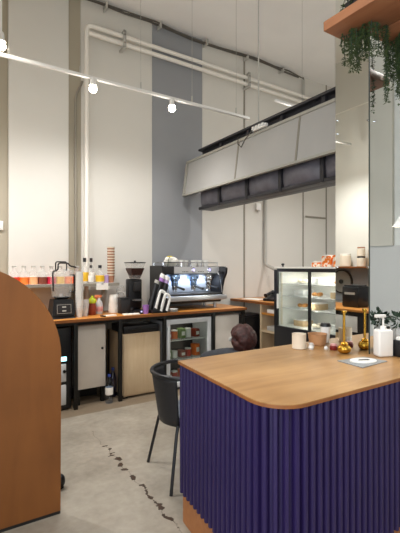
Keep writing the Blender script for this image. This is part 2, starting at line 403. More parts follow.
# ------------------------------------------------------------------ lamps on the rail
LS = 1.08
def spot(name, parent, loc, energy, size=math.radians(150), blend=1, r=.04, col=(1, .97, .945), rot=(0, 0, 0)):
    d = bpy.data.lights.new(name, 'SPOT'); d.energy = energy * LS; d.spot_size = size; d.spot_blend = blend; d.shadow_soft_size = r; d.color = col
    o = bpy.data.objects.new(name, d); COL.objects.link(o); o.location = loc; o.rotation_euler = rot
    if parent: o.parent = parent
    return o
def lamp(label, x, y, z, energy, group='bulbs hanging from the lighting rails', rot=(0, 0, 0), drop=.0):
    t = thing('spot_lamp', label, 'lamp', (x, y, z), 0, group)
    MB().lathe([(0, .10), (.018, .10), (.024, .085), (.028, .04), (.036, .025), (.036, .02), (0, .02)]).build('socket', M['white'], t)
    MB().lathe([(0, .025), (.024, .022), (.035, .0), (.037, -.018), (.028, -.036), (0, -.045)]).build('bulb', M['bulb'], t)
    MB().tube([(0, 0, .098), (0, 0, .135 + drop)], .008, 8).build('stem', M['white'], t)
    spot('lamp_light', t, (0, 0, -.06), energy, rot=rot)
    d = bpy.data.lights.new('lamp_glow', 'POINT'); d.energy = energy * .045 * LS; d.shadow_soft_size = .05; d.color = (1, .97, .945)
    o = bpy.data.objects.new('lamp_glow', d); COL.objects.link(o); o.location = (0, 0, -.09); o.parent = t
    return t
def rail(label, x0, x1, y, z):
    t = thing('lighting_rail', label, 'rail', (x0, y, z))
    box(0, x1 - x0, -.016, .016, 0, .028, bev=.003).build('track', M['white'], t)
    x = .45
    while x < x1 - x0:
        MB().tube([(x, 0, .028), (x, 0, H - z)], .002, 6).box(x - .006, x + .006, -.006, .006, .028, .1).build('hanger', M['conduit'], t)
        x += .62
    return t
rail('long white lighting rail hung in front of the back wall', -.6, 3.15, 3.8, 3.30)
lamp('unseen added bulb at the left end of the rail above the side bar', -.15, 3.8, 3.215, 115, drop=-.05)  # added out of view to brighten the wall reflected in the pillar mirror
lamp('glowing bulb on the rail in front of the white pipe', 1.211, 3.8, 3.22, 43, rot=(math.radians(14), 0, 0), drop=-.05)
lamp('glowing bulb on the rail in front of the blue-grey wall panel', 2.076, 3.8, 3.215, 46, rot=(math.radians(14), 0, 0), drop=-.05)
t = lamp('glowing bulb at the left edge of the photo on a thin white drop rod', .391, 3.6, 3.30, 55, rot=(math.radians(14), 0, 0), drop=.3)
MB().tube([(0, 0, .42), (-.01, 0, H - 3.30 - .001)], .009, 8).build('drop_rod', M['white'], t)
# rails above the serving side (above the top of the picture)
rail('white lighting rail over the serving counter', -.4, 4.6, 1.35, 3.45)
for k, (x, e) in enumerate(((.1, 60), (.95, 60), (3.2, 80), (4.4, 95))):
    lamp('bulb %s of the rail over the serving counter' % ('at the left end', 'second from the left', 'third from the left', 'at the right end')[k], x, 1.35, 3.362, e, drop=-.047)
rail('white lighting rail over the display fridge', 3.3, 5.9, 3.5, 3.45)
for k, (x, e) in enumerate(((3.6, 60), (4.9, 70))):
    lamp('bulb %s of the rail over the display fridge' % ('at the left end', 'at the right end')[k], x, 3.5, 3.362, e, drop=-.047)
rail('unseen white lighting rail added behind the camera', -.4, 5.5, -1.2, 3.45)  # unseen rail added as fill light from the camera side
for k, (x, e) in enumerate(((.4, 45), (2.6, 45), (4.8, 60))):
    lamp('bulb %s of the fill rail added behind the camera' % ('at the left', 'in the middle', 'at the right')[k], x, -1.2, 3.362, e, drop=-.047)

t = thing('pendant_lamp', 'white cone pendant lamp seen in the right-hand pillar mirror', 'lamp', (4.62, .33, 1.98))
MB().lathe([(.095, 0), (.04, .08), (.025, .12), (0, .12)], seg=28).build('shade', M['white'], t)
MB().tube([(0, 0, .12), (0, 0, H - 1.98)], .004, 6).build('flex', M['cable'], t); MB().ball((0, 0, .05), .03).build('bulb', M['bulb'], t)
# ------------------------------------------------------------------ the big hood
t = thing('ceiling_hood', 'long hanging grey panelled hood with a ribbed black body', 'hood', (2.79, 1.9, 2.262))
LY = 2.86
def hood_body():
    b = MB()
    B0 = .0; BL = LY - .2
    b.box(.16, .34, 0, BL, .0, .82, bev=.02)
    y = .0
    while y < BL - .03:                                   # bays: ribs and sagging cloth pockets
        for (z0, z1, dx) in ((.0, .30, .035), (.55, .82, .06)):
            b.box(.06 + dx, .2 + dx, y, y + .05, z0, z1, bev=.015)
        y += .54
    b.box(.105, .2, 0, BL, .0, .04, bev=.01); b.box(.10, .2, 0, BL, .79, .82, bev=.01)
    return b
hood_body().build('ribbed_body', M['blackfab'], t)
y = .05
while y < LY - .3:
    b = MB()
    n_ = 8
    grid = [[b.b.verts.new((.15 - .085 * math.sin(PI * i / n_) ** .6 * math.sin(PI * j / n_) ** .6, y + .005 + i * (min(.53, LY - .2 - y) - .01) / n_, .02 + j * .27 / n_)) for j in range(n_ + 1)] for i in range(n_ + 1)]
    for i in range(n_):
        for j in range(n_): b.b.faces.new((grid[i][j], grid[i + 1][j], grid[i + 1][j + 1], grid[i][j + 1]))
    b.build('cloth_pocket', M['fabric'], t); y += .54
tilt = math.radians(8)
def hx(z): return -.02 + (z - .2) * math.tan(tilt)        # sloping front panel, z .2 -> .68
def slab(b, y0, y1, z0, z1, d0, d1):
    A = [(hx(z0) + d0, y0, z0), (hx(z1) + d0, y0, z1), (hx(z1) + d1, y0, z1), (hx(z0) + d1, y0, z0)]
    vs = [b.b.verts.new(p) for p in A] + [b.b.verts.new((p[0], y1, p[2])) for p in A]
    for f in ((0, 1, 2, 3), (7, 6, 5, 4), (0, 4, 5, 1), (1, 5, 6, 2), (2, 6, 7, 3), (3, 7, 4, 0)): b.b.faces.new([vs[i] for i in f])
ys = [0, .77, 1.70, LY - .04]
for a, c in zip(ys, ys[1:]):
    b = MB(); slab(b, a + .012, c - .012, .215, .665, .0, .02); b.build('grey_panel', M['hood'], t, smooth=False)
b = MB(); slab(b, 0, LY, .2, .225, -.014, .03); slab(b, 0, LY, .655, .685, -.014, .03)
slab(b, LY - .04, LY - .001, .2, .685, -.014, .03); b.build('panel_frame', M['hoodf'], t, smooth=False)
for a in ys[1:-1]:
    b = MB(); slab(b, a - .012, a + .012, .225, .655, -.004, .022); b.build('seam_strip', M['seam'], t, smooth=False)
b = MB()
slab(b, 0, LY - .1, .3, .34, .02, .2); slab(b, 0, LY - .1, .56, .6, .02, .2); b.build('inner_beam', M['blackm'], t, smooth=False)
b = MB(); b.box(.0, .03, 1.2, 1.43, .69, .72)
for q in range(4): b.box(-.012, .012, 1.23 + q * .05, 1.26 + q * .05, .7, .73)
jb = b.build('junction_box', M['white'], t)
MB().tube([(.0, 1.4, .71), (-.03, 1.5, .62), (-.035, 1.56, .55), (-.035, 1.62, .6), (.0, 1.66, .69)], .006, 6).build('hanging_wire', M['cable'], t)
box(.1, .3, LY, 2.999, .3, .6, bev=.01).build('wall_bracket', M['hoodf'], t)
for y in (.25, 1.6): MB().tube([(.25, y, .81), (.25, y, H - 2.28)], .008, 8).build('hanger_rod', M['conduit'], t)

# ------------------------------------------------------------------ plywood arch divider
t = thing('arch_divider', 'round-topped plywood divider standing close at the left edge', 'divider', (.045, 2.5, 0))
poly = [(-.56, .02), (.552, .02)]
for i in range(0, 33):
    a = PI * i / 32; poly.append((.556 * math.cos(a), .955 + .565 * math.sin(a)))
b = MB(); b.prism(poly, 0, .035, 'y'); b.build('arch_panel', M['arch'], t)
box(-.56, .552, .003, .032, 0, .02).build('base_shade_strip', M['blackm'], t)  # black strip stands in for the shade along the panel's base
box(-.5, -.44, .035, .18, .0, .7, bev=.004).build('support_board', M['arch'], t)
t = thing('stool_foot', 'small black rounded foot poking out behind the plywood divider', 'foot', (.665, 2.79, 0))
MB().ball((0, 0, .05), .036, (.9, .9, 1.3)).build('foot_pad', M['black'], t)
MB().tube([(0, 0, .06), (-.12, .02, .24), (-.2, .0, .34)], .014, 8).build('foot_arm', M['black'], t)
MB().lathe([(0,0),(.02,0),(.025,.006),(.0,.012)]).build('floor_pad', M['black'], t)

# ------------------------------------------------------------------ purple serving counter
t = thing('serving_counter', 'wood-topped serving counter clad in purple vertical slats', 'counter', (0, 0, 0))
def rounded_path(inset, z=None):
    A = Vector((1.150 + inset, 2.035)); B = Vector((1.062 + inset, 1.128 + inset)); Cc = Vector((3.2, 1.140 + inset)); D = Vector((3.2, 2.035))
    r = .175 - inset * .5
    d1 = (A - B).normalized(); d2 = (Cc - B).normalized()
    pts = [A]; p, q = B + d1 * r, B + d2 * r
    m_ = 8
    # circle-like fillet
    for i in range(m_ + 1):
        u = i / m_; w_ = .7071
        den = (1 - u) ** 2 + 2 * w_ * u * (1 - u) + u * u
        pts.append((p * (1 - u) ** 2 + B * 2 * w_ * u * (1 - u) + q * u * u) / den)
    return pts + [Cc, D]
b = MB(); pp = [(p.x, p.y) for p in rounded_path(0)]; b.prism(pp, .946, .95, 'z'); b.build('counter_top', M['oak'], t)
b = MB(); b.prism(pp, .932, .946, 'z'); b.build('top_edge', M['edge'], t)
# slat cladding: corrugated sheet swept round the corner
base = rounded_path(.016)[:-1]
L = [0]
for a, c in zip(base, base[1:]): L.append(L[-1] + (c - a).length)
def at(sv):
    for i in range(len(L) - 1):
        if sv <= L[i + 1] or i == len(L) - 2:
            u = (sv - L[i]) / (L[i + 1] - L[i]); p = base[i].lerp(base[i + 1], u)
            d = (base[i + 1] - base[i]).normalized(); return p, Vector((-d.y, d.x))  # inward/outward normal below
b = MB(); pitch = .0435; npp = 10; tot = int(L[-1] / pitch) * npp
prof = [0, 0, 0, .7, 1, 1, 1, 1, .7, 0]
outer = []
for i in range(tot + 1):
    sv = min(i * pitch / npp, L[-1] - 1e-4); p, nrm = at(sv)
    # smoothed normal
    p1, _ = at(max(0, sv - .03)); p2, _ = at(min(L[-1] - 1e-4, sv + .03)); d = (p2 - p1).normalized(); nrm = Vector((d.y, -d.x))
    if nrm.dot(Vector((2, 2)) - p) > 0: nrm = -nrm
    q = p + nrm * (.024 * prof[i % npp] - .014)
    outer.append(q)
lo = [b.b.verts.new((q.x, q.y, .19)) for q in outer]; hi = [b.b.verts.new((q.x, q.y, .932)) for q in outer]
for i in range(len(outer) - 1): b.b.faces.new((lo[i], lo[i + 1], hi[i + 1], hi[i]))
b.build('slat_cladding', M['purple'], t, smooth=False)
b = MB(); b.prism([(p.x, p.y) for p in rounded_path(.036)], .15, .931, 'z'); b.build('carcass', M['blackm'], t)
b = MB(); b.prism([(p.x, p.y) for p in rounded_path(.035)], 0, .195, 'z'); b.build('plinth', M['plinth'], t)

# things on the serving counter
ZC = .95
def onc(x, y): return (x, y, ZC + .0006)
t = thing('paper_cup', 'cream handleless cup alone on the wooden counter top', 'cup', onc(2.006, 1.90))
MB().lathe([(0, 0), (.042, 0), (.046, .004), (.047, .098), (.0475, .1), (.044, .1), (.042, .01), (0, .008)], seg=28).build('cup_body', M['cream'], t)
t = thing('paper_bowl', 'tan bowl beside the cream cup on the counter', 'bowl', onc(2.215, 1.925))
MB().lathe([(0, 0), (.05, 0), (.055, .004), (.065, .075), (.068, .078), (.062, .078), (.051, .01), (0, .008)], seg=28).build('bowl_body', M['bowl'], t)
t = thing('milk_jug', 'tiny white jug between the cup and the tan bowl', 'jug', onc(2.05, 1.835))
MB().lathe([(0, 0), (.014, 0), (.019, .012), (.012, .03), (.016, .042), (.012, .042), (0, .012)], seg=16).build('jug_body', M['white'], t)
MB().tube([(.013, 0, .035), (.026, 0, .03), (.026, 0, .016), (.017, 0, .012)], .003, 6).build('handle', M['white'], t)
t = thing('salt_cellar', 'tiny white pot in front of the tan bowl', 'pot', onc(2.125, 1.775))
MB().lathe([(0, 0), (.010, 0), (.014, .01), (.009, .022), (0, .025)], seg=14).build('pot_body', M['white'], t)
t = thing('jam_jar', 'small dark red jar beside the brass stand', 'jar', onc(2.165, 1.745))
MB().lathe([(0, 0), (.022, 0), (.026, .006), (.026, .022), (.02, .03), (0, .03)], seg=18).build('jar_body', M['darkred'], t)
MB().lathe([(0, .03), (.021, .03), (.021, .04), (0, .041)], seg=18).build('lid', M['pink'], t)
t = thing('brass_stand', 'brass stand with a melon-shaped foot and slim pole', 'stand', onc(2.14, 1.645))
def melon(r, h, n=8, seg=48):
    b = MB(); rings = []
    for j in range(9):
        a = -PI / 2 + PI * j / 8
        rr = r * (.45 + .55 * math.cos(a)); z = h / 2 + h / 2 * math.sin(a)
        rings.append([b.b.verts.new((rr * (1 + .07 * abs(math.sin(n * k * PI / seg))) * math.cos(2 * PI * k / seg), rr * (1 + .07 * abs(math.sin(n * k * PI / seg))) * math.sin(2 * PI * k / seg), z)) for k in range(seg)])
    for p_, q_ in zip(rings, rings[1:]):
        for k in range(seg): b.b.faces.new((p_[k], p_[(k + 1) % seg], q_[(k + 1) % seg], q_[k]))
    b.b.faces.new(rings[0][::-1]); b.b.faces.new(rings[-1]); return b
melon(.040, .055).build('foot', M['brass'], t)
MB().lathe([(.02, .054), (.024, .06), (.018, .07), (.008, .074), (0, .074)]).build('collar', M['brass'], t)
MB().tube([(0, 0, .07), (0, 0, .262)], .0085, 12).build('pole', M['brass'], t)
MB().lathe([(0, .255), (.014, .255), (.016, .262), (.014, .27), (0, .272)]).build('cap', M['brass'], t)
# pump bottle
t = thing('pump_bottle', 'square white pump bottle standing against the pillar mirror', 'bottle', onc(2.27, 1.46), math.radians(-22))
box(-.049, .049, -.034, .034, 0, .165, bev=.012, seg=3).build('bottle_body', M['white'], t)
cyl(.018, .02, (0, 0, .165), bev=.003).build('collar', M['white'], t)
MB().tube([(0, 0, .184), (0, 0, .24)], .006, 10).box(-.055, .014, -.011, .011, .237, .256, bev=.004).build('pump_head', M['white'], t)
t = thing('flower_pot', 'white fluted pot holding a dark leafy plant by the pillar', 'plant', onc(2.475, 1.468))
b = MB(); seg = 40; rings = []
for (r, z) in ((.035, 0), (.04, .01), (.052, .15), (.055, .155), (.05, .155), (.045, .1)):
    rings.append([b.b.verts.new((r * (1 + .05 * math.cos(14 * 2 * PI * k / seg * 1.0)) * math.cos(2 * PI * k / seg), r * (1 + .05 * math.cos(14 * 2 * PI * k / seg)) * math.sin(2 * PI * k / seg), z)) for k in range(seg)])
for p_, q_ in zip(rings, rings[1:]):
    for k in range(seg): b.b.faces.new((p_[k], p_[(k + 1) % seg], q_[(k + 1) % seg], q_[k]))
b.b.faces.new(rings[0][::-1]); b.b.faces.new(rings[-1]); b.build('pot', M['white'], t)
def leafblob(b, c, r, nleaf, ls, m=None):
    for _ in range(nleaf):
        d = Vector((random.gauss(0, 1), random.gauss(0, 1), random.gauss(.3, .8))).normalized()
        p = Vector(c) + d * r * random.uniform(.4, 1); u = d.orthogonal().normalized(); u.rotate(Matrix.Rotation(random.uniform(0, 6.28), 3, d))
        w_ = (d + u * .5).normalized(); n_ = d.cross(u)
        vs = [p, p + w_ * ls * .5 + n_ * ls * .25, p + w_ * ls, p + w_ * ls * .5 - n_ * ls * .25]
        b.b.faces.new([b.b.verts.new(v) for v in vs])
b = MB(); leafblob(b, (-.015, -.0, .20), .05, 90, .04); b.build('foliage', M['leafd'], t, smooth=False)
MB().tube([(0, 0, .1), (0, 0, .2)], .006, 6).build('stem', M['leafd'], t)
t = thing('napkin_box', 'black napkin box right of the white pump bottle', 'box', onc(2.362, 1.40))
box(-.045, .045, -.03, .03, 0, .10, bev=.006).build('box_body', M['black'], t)
box(-.03, .03, -.018, .018, .0995, .118, bev=.004).build('napkins', M['paper'], t)
# card
t = thing('counter_mat', 'flat grey mat lying near the right end of the counter top', 'mat', (0, 0, ZC + .0006))
b = MB(); b.prism([(1.925, 1.525), (2.142, 1.505), (2.158, 1.362), (1.905, 1.345)], 0, .004, 'z'); b.build('mat_sheet', M['mat_'], t)
t = thing('oval_plaque', 'white oval plaque with a dark mark lying on the grey mat', 'plaque', (2.03, 1.43, ZC + .005))
MB().lathe([(0, 0), (.07, 0), (.072, .003), (.07, .008), (0, .009)], seg=36, T=Matrix.Rotation(math.radians(-15), 4, 'Z') @ Matrix.Diagonal((1.15, .8, 1, 1))).build('plaque_body', M['white'], t)
b = MB(); T_ = Matrix.Rotation(math.radians(-25), 4, 'Z')
b.box(-.034, .036, -.012, -.003, .0092, .0102, T=T_); b.box(-.02, .03, .006, .012, .0092, .0102, T=T_); b.box(.026, .036, -.012, .012, .0092, .0102, T=T_)
b.build('printed_mark', M['blackm'], t)

# ------------------------------------------------------------------ hanging planter boards
t = thing('hanging_planter', 'reddish wooden planter boards hung from the ceiling above the counter', 'planter', (1.9, 1.1, 2.82))
def trough(b, x0, x1, y0, y1, z0, z1, w_=.02):
    b.box(x0, x1, y0, y1, z0, z0 + w_); b.box(x0, x0 + w_, y0, y1, z0, z1); b.box(x1 - w_, x1, y0, y1, z0, z1)
    b.box(x0, x1, y0, y0 + w_, z0, z1); b.box(x0, x1, y1 - w_, y1, z0, z1)
b = MB(); b.box(-.12, .135, -.6, .405, -.012, .042, bev=.004); b.build('long_board', M['planter'], t)
b = MB(); b.box(.14, .8, -.02, .29, -.012, .042, bev=.004); b.build('cross_board', M['planter'], t)
for x, y in ((0, -.5), (.02, .1), (.7, .15)): MB().tube([(x, y, .03), (x, y, H - 2.82)], .006, 6).build('hanger_rod', M['bmetal'], t)
def trailing(label, loc, strands, zlo, zhi, spread):
    t = thing('trailing_plant', label, 'plant', loc)
    box(-.07, .07, -.07, .07, 0, .11, bev=.01).build('pot', M['blackm'], t)
    b = MB(); lf = MB()
    for k in range(strands):
        px, py = random.uniform(-spread[0], spread[0]), random.uniform(-spread[1], spread[1])
        ln = random.uniform(zlo, zhi); e = Vector((px, py, 0))
        top = Vector((px * .35, py * .35, .13)); pts = [top, Vector((px * .8, py * .8, .17)), Vector((px, py, .09))]
        n_ = 9
        for i in range(1, n_): pts.append(Vector((px + random.uniform(-.008, .008), py + random.uniform(-.008, .008), .09 - ln * i / n_)))
        b.tube(pts, .0022, 4)
        for i in range(int(ln * 420)):
            s_ = random.random(); z = .12 - (ln + .03) * s_
            a = random.uniform(0, 2 * PI); d = Vector((math.cos(a), math.sin(a), random.uniform(-.5, .5))).normalized()
            p = Vector((px, py, z)); l_ = random.uniform(.014, .028); u = d.cross(Vector((0, 0, 1))).normalized()
            lf.b.faces.new([lf.b.verts.new(v) for v in (p, p + d * l_ * .5 + u * l_ * .22, p + d * l_ + Vector((0, 0, -.004)), p + d * l_ * .5 - u * l_ * .22)])
    leafblob(lf, (0, 0, .12), .07, 120, .03)
    b.build('stems', M['leafd'], t); lf.build('leaves', M['leaf'], t, smooth=False)
    return t
trailing('green trailing plant spilling over the left planter board', (1.955, 1.38, 2.8625), 34, .20, .34, (.075, .10))
trailing('bushy trailing plant hanging lowest at the right edge of the photo', (2.38, 1.2, 2.8625), 60, .30, .56, (.17, .17))
trailing('dense trailing plant at the inner corner of the planter boards beside the pillar mirror', (2.23, 1.31, 2.8625), 46, .30, .52, (.085, .08))
trailing('short trailing plant at the near end of the left planter board', (1.9, .78, 2.8625), 10, .12, .22, (.13, .14))

# ------------------------------------------------------------------ back bar
YF_, YB_ = 4.2, 4.83
t = thing('back_bar', 'long orange-wood bar top on black steel legs along the back wall', 'counter', (0, 0, 0))
box(.3, 3.44, YF_, YB_, .925, .95, bev=.003).build('bar_top', M['bar'], t)
box(.3, 3.44, YF_ - .004, YF_, .918, .948).build('top_edge', M['baredge'], t, smooth=False)
b = MB(); b.box(.32, 3.42, YF_ + .02, YF_ + .05, .885, .924); b.box(.32, 3.42, YB_ - .06, YB_ - .03, .885, .924); b.build('rail_frame', M['bmetal'], t)
for x in (.34, 1.165, 1.655, 2.21, 2.915, 3.4):
    box(x - .02, x + .02, YF_ + .015, YF_ + .055, 0, .924, bev=.003).build('leg', M['bmetal'], t)
for x in (.34, 1.655, 3.4): box(x - .02, x + .02, YB_ - .06, YB_ - .02, 0, .924, bev=.003).build('leg', M['bmetal'], t)

# under the bar, left to right
t = thing('coffee_vending_machine', 'black machine with pale front panels and a glowing display under the bar', 'machine', (1.02, 4.3, 0))
box(-.13, .11, -.03, .4, .01, .86, bev=.01).build('body', M['black'], t)
box(-.10, .055, -.042, -.028, .06, .27, bev=.006).build('lower_panel', M['fridgew'], t)
box(-.10, .055, -.042, -.028, .30, .485, bev=.006).build('upper_panel', M['fridgew'], t)
cyl(.016, .012, (0, 0, 0)).build('dial', M['bmetal'], t).matrix_local = Matrix.Translation((.035, -.042, .41)) @ Matrix.Rotation(PI / 2, 4, 'X')
box(-.10, .06, -.04, -.028, .515, .56, bev=.004).build('display', M['led'], t)
box(-.09, .0, -.036, -.028, .62, .8).build('smoked_window', M['blackm'], t)
t = thing('bar_cabinet', 'pale cream cabinet with one small knob under the left of the bar', 'cabinet', (1.36, 4.31, 0))
box(-.165, .16, .02, .45, .17, .865).build('body', M['door'], t)
box(-.165, .155, 0, .02, .175, .862, bev=.004).build('door', M['door'], t)
MB().ball((.115, -.012, .60), .013).build('knob', M['bmetal'], t)
for x in (-.14, .135):
    for y in (.05, .40): box(x - .02, x + .02, y - .02, y + .02, 0, .17).build('leg', M['bmetal'], t)
box(-.16, .155, .3, .32, .0, .168).build('back_skirt', M['blackm'], t)
t = thing('bar_cabinet', 'plywood cabinet with dark steel corners left of the glass fridge', 'cabinet', (1.96, 4.275, 0))
box(-.26, .215, .0, .5, .02, .73, bev=.004).build('body', M['ply'], t)
box(-.25, .205, -.016, .0, .04, .715, bev=.003).build('door', M['ply'], t)
b = MB()
b.box(-.263, -.25, -.004, .5, 0, .04); b.box(-.264, -.255, .42, .46, 0.0, .73); b.box(-.264, -.2, -.003, .02, .0, .02)
b.build('corner_trim', M['bmetal'], t)
t = thing('knock_box', 'flat black tray drawer on top of the plywood cabinet', 'tray', (1.96, 4.28, .731))
box(-.24, .2, 0, .4, 0, .085, bev=.006).build('tray_body', M['black'], t)
box(-.2, .16, -.012, .0, .03, .05, bev=.004).build('handle', M['bmetal'], t)
# fridge
t = thing('bar_fridge', 'white-framed glass door fridge with food under the bar', 'fridge', (2.56, 4.24, 0))
b = MB(); b.box(-.32, .33, .44, .46, .03, .86); b.box(-.32, -.30, .05, .45, .03, .86); b.box(.31, .33, .05, .45, .03, .86); b.box(-.32, .33, .05, .45, .03, .06); b.box(-.32, .33, .05, .45, .83, .86)
b.build('cabinet_shell', M['fridgew'], t)
b = MB(); b.box(-.30, .31, .43, .44, .06, .83); b.build('inner_back', M['darkpanel'], t)
b = MB()
b.box(-.32, -.265, 0, .045, .03, .86, bev=.004); b.box(.275, .33, 0, .045, .03, .86, bev=.004)
b.box(-.265, .275, 0, .045, .80, .86, bev=.004); b.box(-.265, .275, 0, .045, .03, .09, bev=.004)
d = b.build('door', M['fridgew'], t)
box(-.265, .275, .018, .024, .09, .80).build('pane', M['fglass'], d, smooth=False)
box(-.312, -.292, -.03, -.012, .35, .78, bev=.006).box(-.31, -.294, -.014, .002, .36, .39).box(-.31, -.294, -.014, .002, .74, .77).build('handle', M['fridgew'], d)
b = MB()
for (x, z) in ((-.28, 0), (.29, 0)): b.box(x - .02, x + .02, .1, .14, 0, .03); b.box(x - .02, x + .02, .36, .4, 0, .03)
b.build('foot', M['black'], t)
for z in (.34, .58):
    b = MB()
    b.box(-.299, .309, .07, .078, z, z + .008); b.box(-.299, .309, .41, .418, z, z + .008)
    for k in range(22): b.box(-.29 + k * .028, -.286 + k * .028, .07, .418, z + .003, z + .007)
    b.build('wire_shelf', M['white'], t)
box(-.2, .2, .2, .26, .815, .829).build('lamp', M['caselamp'], t)
foods = [('food_packet', 'red', 'foodred', -.2), ('food_tub', 'orange', 'orange', -.1), ('food_packet', 'green', 'foodgreen', .0), ('food_tub', 'white', 'white', .1), ('food_packet', 'brown', 'sauce', .21)]
for lv, z in enumerate((.588, .348, .0605)):
    where = ('upper wire shelf', 'lower wire shelf', 'floor')[lv]
    for k, (nm, c_, mm, dx) in enumerate(foods):
        mm2 = foods[(k + lv * 2) % 5][2]; c2 = foods[(k + lv * 2) % 5][1]
        pos = ('at the far left', 'second from the left', 'in the middle', 'second from the right', 'at the far right')[k]
        q = thing(nm, '%s food %s %s of the fridge %s' % (c2, nm.split('_')[1], pos, where), 'food', (2.56 + dx, 4.24 + .2, z), random.uniform(-.3, .3), 'food inside the bar fridge')
        h = random.uniform(.08, .15)
        if nm == 'food_tub':
            cyl(.04, h * .8, bev=.004).build('tub_body', M[mm2], q); cyl(.042, .012, (0, 0, h * .8)).build('lid', M['white'], q)
        else:
            box(-.038, .038, -.05, .05, 0, h, bev=.008).build('wrapper', M[mm2], q); box(-.025, .025, -.052, -.05, h * .3, h * .7).build('sticker', M['paper'], q)
t = thing('bar_cabinet', 'pale plain cabinet right of the glass fridge under the bar end', 'cabinet', (3.16, 4.275, 0))
box(-.21, .21, .016, .45, .02, .86, bev=.004).build('body', M['door'], t)
box(-.205, .205, 0, .016, .04, .855, bev=.003).build('door', M['door'], t)
# bottles on the floor
def waterbottle(label, x, y, h, r, m, capm, lab):
    t = thing('water_bottle', label, 'bottle', (x, y, 0.0005), 0, 'water bottles on the floor under the bar')
    MB().lathe([(0, 0), (r * .9, 0), (r, .012), (r, h * .2), (r * .95, h * .22), (r, h * .24), (r, h * .62), (r * .5, h * .84), (r * .36, h * .86), (r * .36, h * .93), (0, h * .93)], seg=18).build('bottle_body', m, t)
    MB().lathe([(r * 1.01, h * .3), (r * 1.02, h * .31), (r * 1.02, h * .55), (r * 1.01, h * .56)], seg=18).build('label_band', lab, t)
    cyl(r * .42, h * .08, (0, 0, h * .92)).build('cap', capm, t)
waterbottle('clear water bottle with a dark cap on the floor by the pale cabinet', 1.535, 4.25, .31, .042, M['water'], M['navy'], M['paper'])
waterbottle('bluish water bottle standing behind the clear one under the bar', 1.648, 4.44, .33, .042, M['bluewater'], M['navy'], M['bluewater'])

# ------------------------------------------------------------------ shelf with syrup bottles
ZS = 1.305
t = thing('wall_shelf', 'narrow white shelf on the back wall carrying syrup bottles', 'shelf', (0, 0, 0))
box(.45, 1.76, 4.53, 4.849, ZS - .022, ZS, bev=.003).build('shelf_board', M['white'], t)
box(.45, 1.76, 4.521, 4.53, ZS - .03, ZS + .002).build('front_lip', M['seam'], t)
for x in (.7, 1.65): b = MB(); b.prism([(4.60, ZS - .023), (4.849, ZS - .023), (4.849, ZS - .16)], x, x + .012, 'x'); b.build('bracket', M['conduit'], t)
def syrup(label, x, y, liquid, h=.2, r=.047):
    t = thing('syrup_bottle', label, 'bottle', (x, y, ZS + .0006), 0, 'syrup bottles on the white wall shelf')
    MB().lathe([(0, 0), (r, 0), (r, h * .5), (r * .9, h * .62), (r * .42, h * .78), (r * .42, h * .9), (r * .5, h * .91), (0, h * .93)], seg=18).build('bottle_glass', M['jug'], t)
    MB().lathe([(0, .002), (r * 1.01, .002), (r * 1.01, h * .40), (0, h * .40)], seg=18).build('syrup_fill', liquid, t)
    
    cyl(r * .5, h * .09, (0, 0, h * .92), bev=.002).build('stopper', M['conduit'], t)
ys_ = 4.64
for x, mname, lab in ((.63, 'red', 'bottle of red syrup, leftmost on the white wall shelf'), (.725, 'orange', 'bottle of orange-red syrup, second from the left on the wall shelf'),
                      (.82, 'peach', 'bottle of peach-tan syrup, third from the left on the wall shelf'), (.915, 'dark', 'bottle of dark brown syrup left of the blender on the wall shelf'),
                      (1.01, 'crimson', 'bottle of crimson syrup seen through the left of the blender jug'), (1.105, 'yellow', 'bottle of yellow syrup seen through the right of the blender jug'),
                      (1.20, 'orange', 'bottle of orange syrup just behind the white cup stack'), (1.295, 'red', 'bottle of red syrup right of the white cup stack')):
    syrup(lab, x, ys_, M[mname])
def liquor(label, x, y, h, r, lm, capm=None, body=None):
    t = thing('liquor_bottle', label, 'bottle', (x, y, ZS + .0006), 0, 'tall bottles at the right of the wall shelf')
    MB().lathe([(0, 0), (r, 0), (r, h * .52), (r * .8, h * .6), (r * .34, h * .7), (r * .34, h * .9), (0, h * .9)], seg=18).build('bottle_glass', body or M['jug'], t)
    MB().lathe([(r * 1.0, h * .08), (r * 1.03, h * .09), (r * 1.03, h * .42), (r * 1.0, h * .43)], seg=18).build('label_band', lm, t)
    MB().lathe([(0, h * .84), (r * .42, h * .84), (r * .42, h), (0, h)], seg=14).build('cap', capm or M['black'], t)
liquor('tall bottle with yellow label and black cap, left of the tall pair', 1.385, 4.66, .295, .046, M['yellow'])
liquor('tall bottle with white label and black cap, right of the tall pair', 1.475, 4.70, .295, .04, M['paper'])
liquor('short clear bottle with white label between the two tall bottles', 1.435, 4.58, .21, .03, M['paper'])
liquor('short bottle with wide yellow label near the right of the shelf', 1.555, 4.62, .21, .05, M['yellow'])
t = thing('gift_box', 'small lilac box next to the brown cup stack on the wall shelf', 'box', (1.643, 4.66, ZS + .0006))
box(-.022, .022, -.03, .03, 0, .09, bev=.004).build('box_body', M['lilac'], t); box(-.0225, .0225, -.031, .031, .065, .092, bev=.003).build('lid', M['lilac'], t)
t = thing('price_card', 'white price card clipped under the right end of the shelf', 'card', (1.55, 4.5178, ZS - .03))
box(-.07, .07, 0, .003, -.045, .03).build('card_sheet', M['paper'], t); box(-.012, .012, -.003, .003, .018, .033).build('clip', M['conduit'], t)
def cupstack(name, label, loc, n, r0, r1, h, step, m, m2=None):
    t = thing(name, label, 'cups', loc)
    for k in range(n):
        z = k * step
        b = MB(); b.lathe([(0, z), (r0, z), (r1, z + h - .006), (r1 + .003, z + h - .004), (r1 + .003, z + h), (r1 - .002, z + h), (r0 - .002, z + .004), (0, z + .004)], seg=18)
        b.build('cup', m if (m2 is None or k % 2 == 0) else m2, t)
    return t
cupstack('cup_stack', 'tall stack of brown and cream paper cups on the shelf end', (1.705, 4.66, ZS + .0006), 22, .032, .043, .085, .0165, M['brown'], M['cream'])

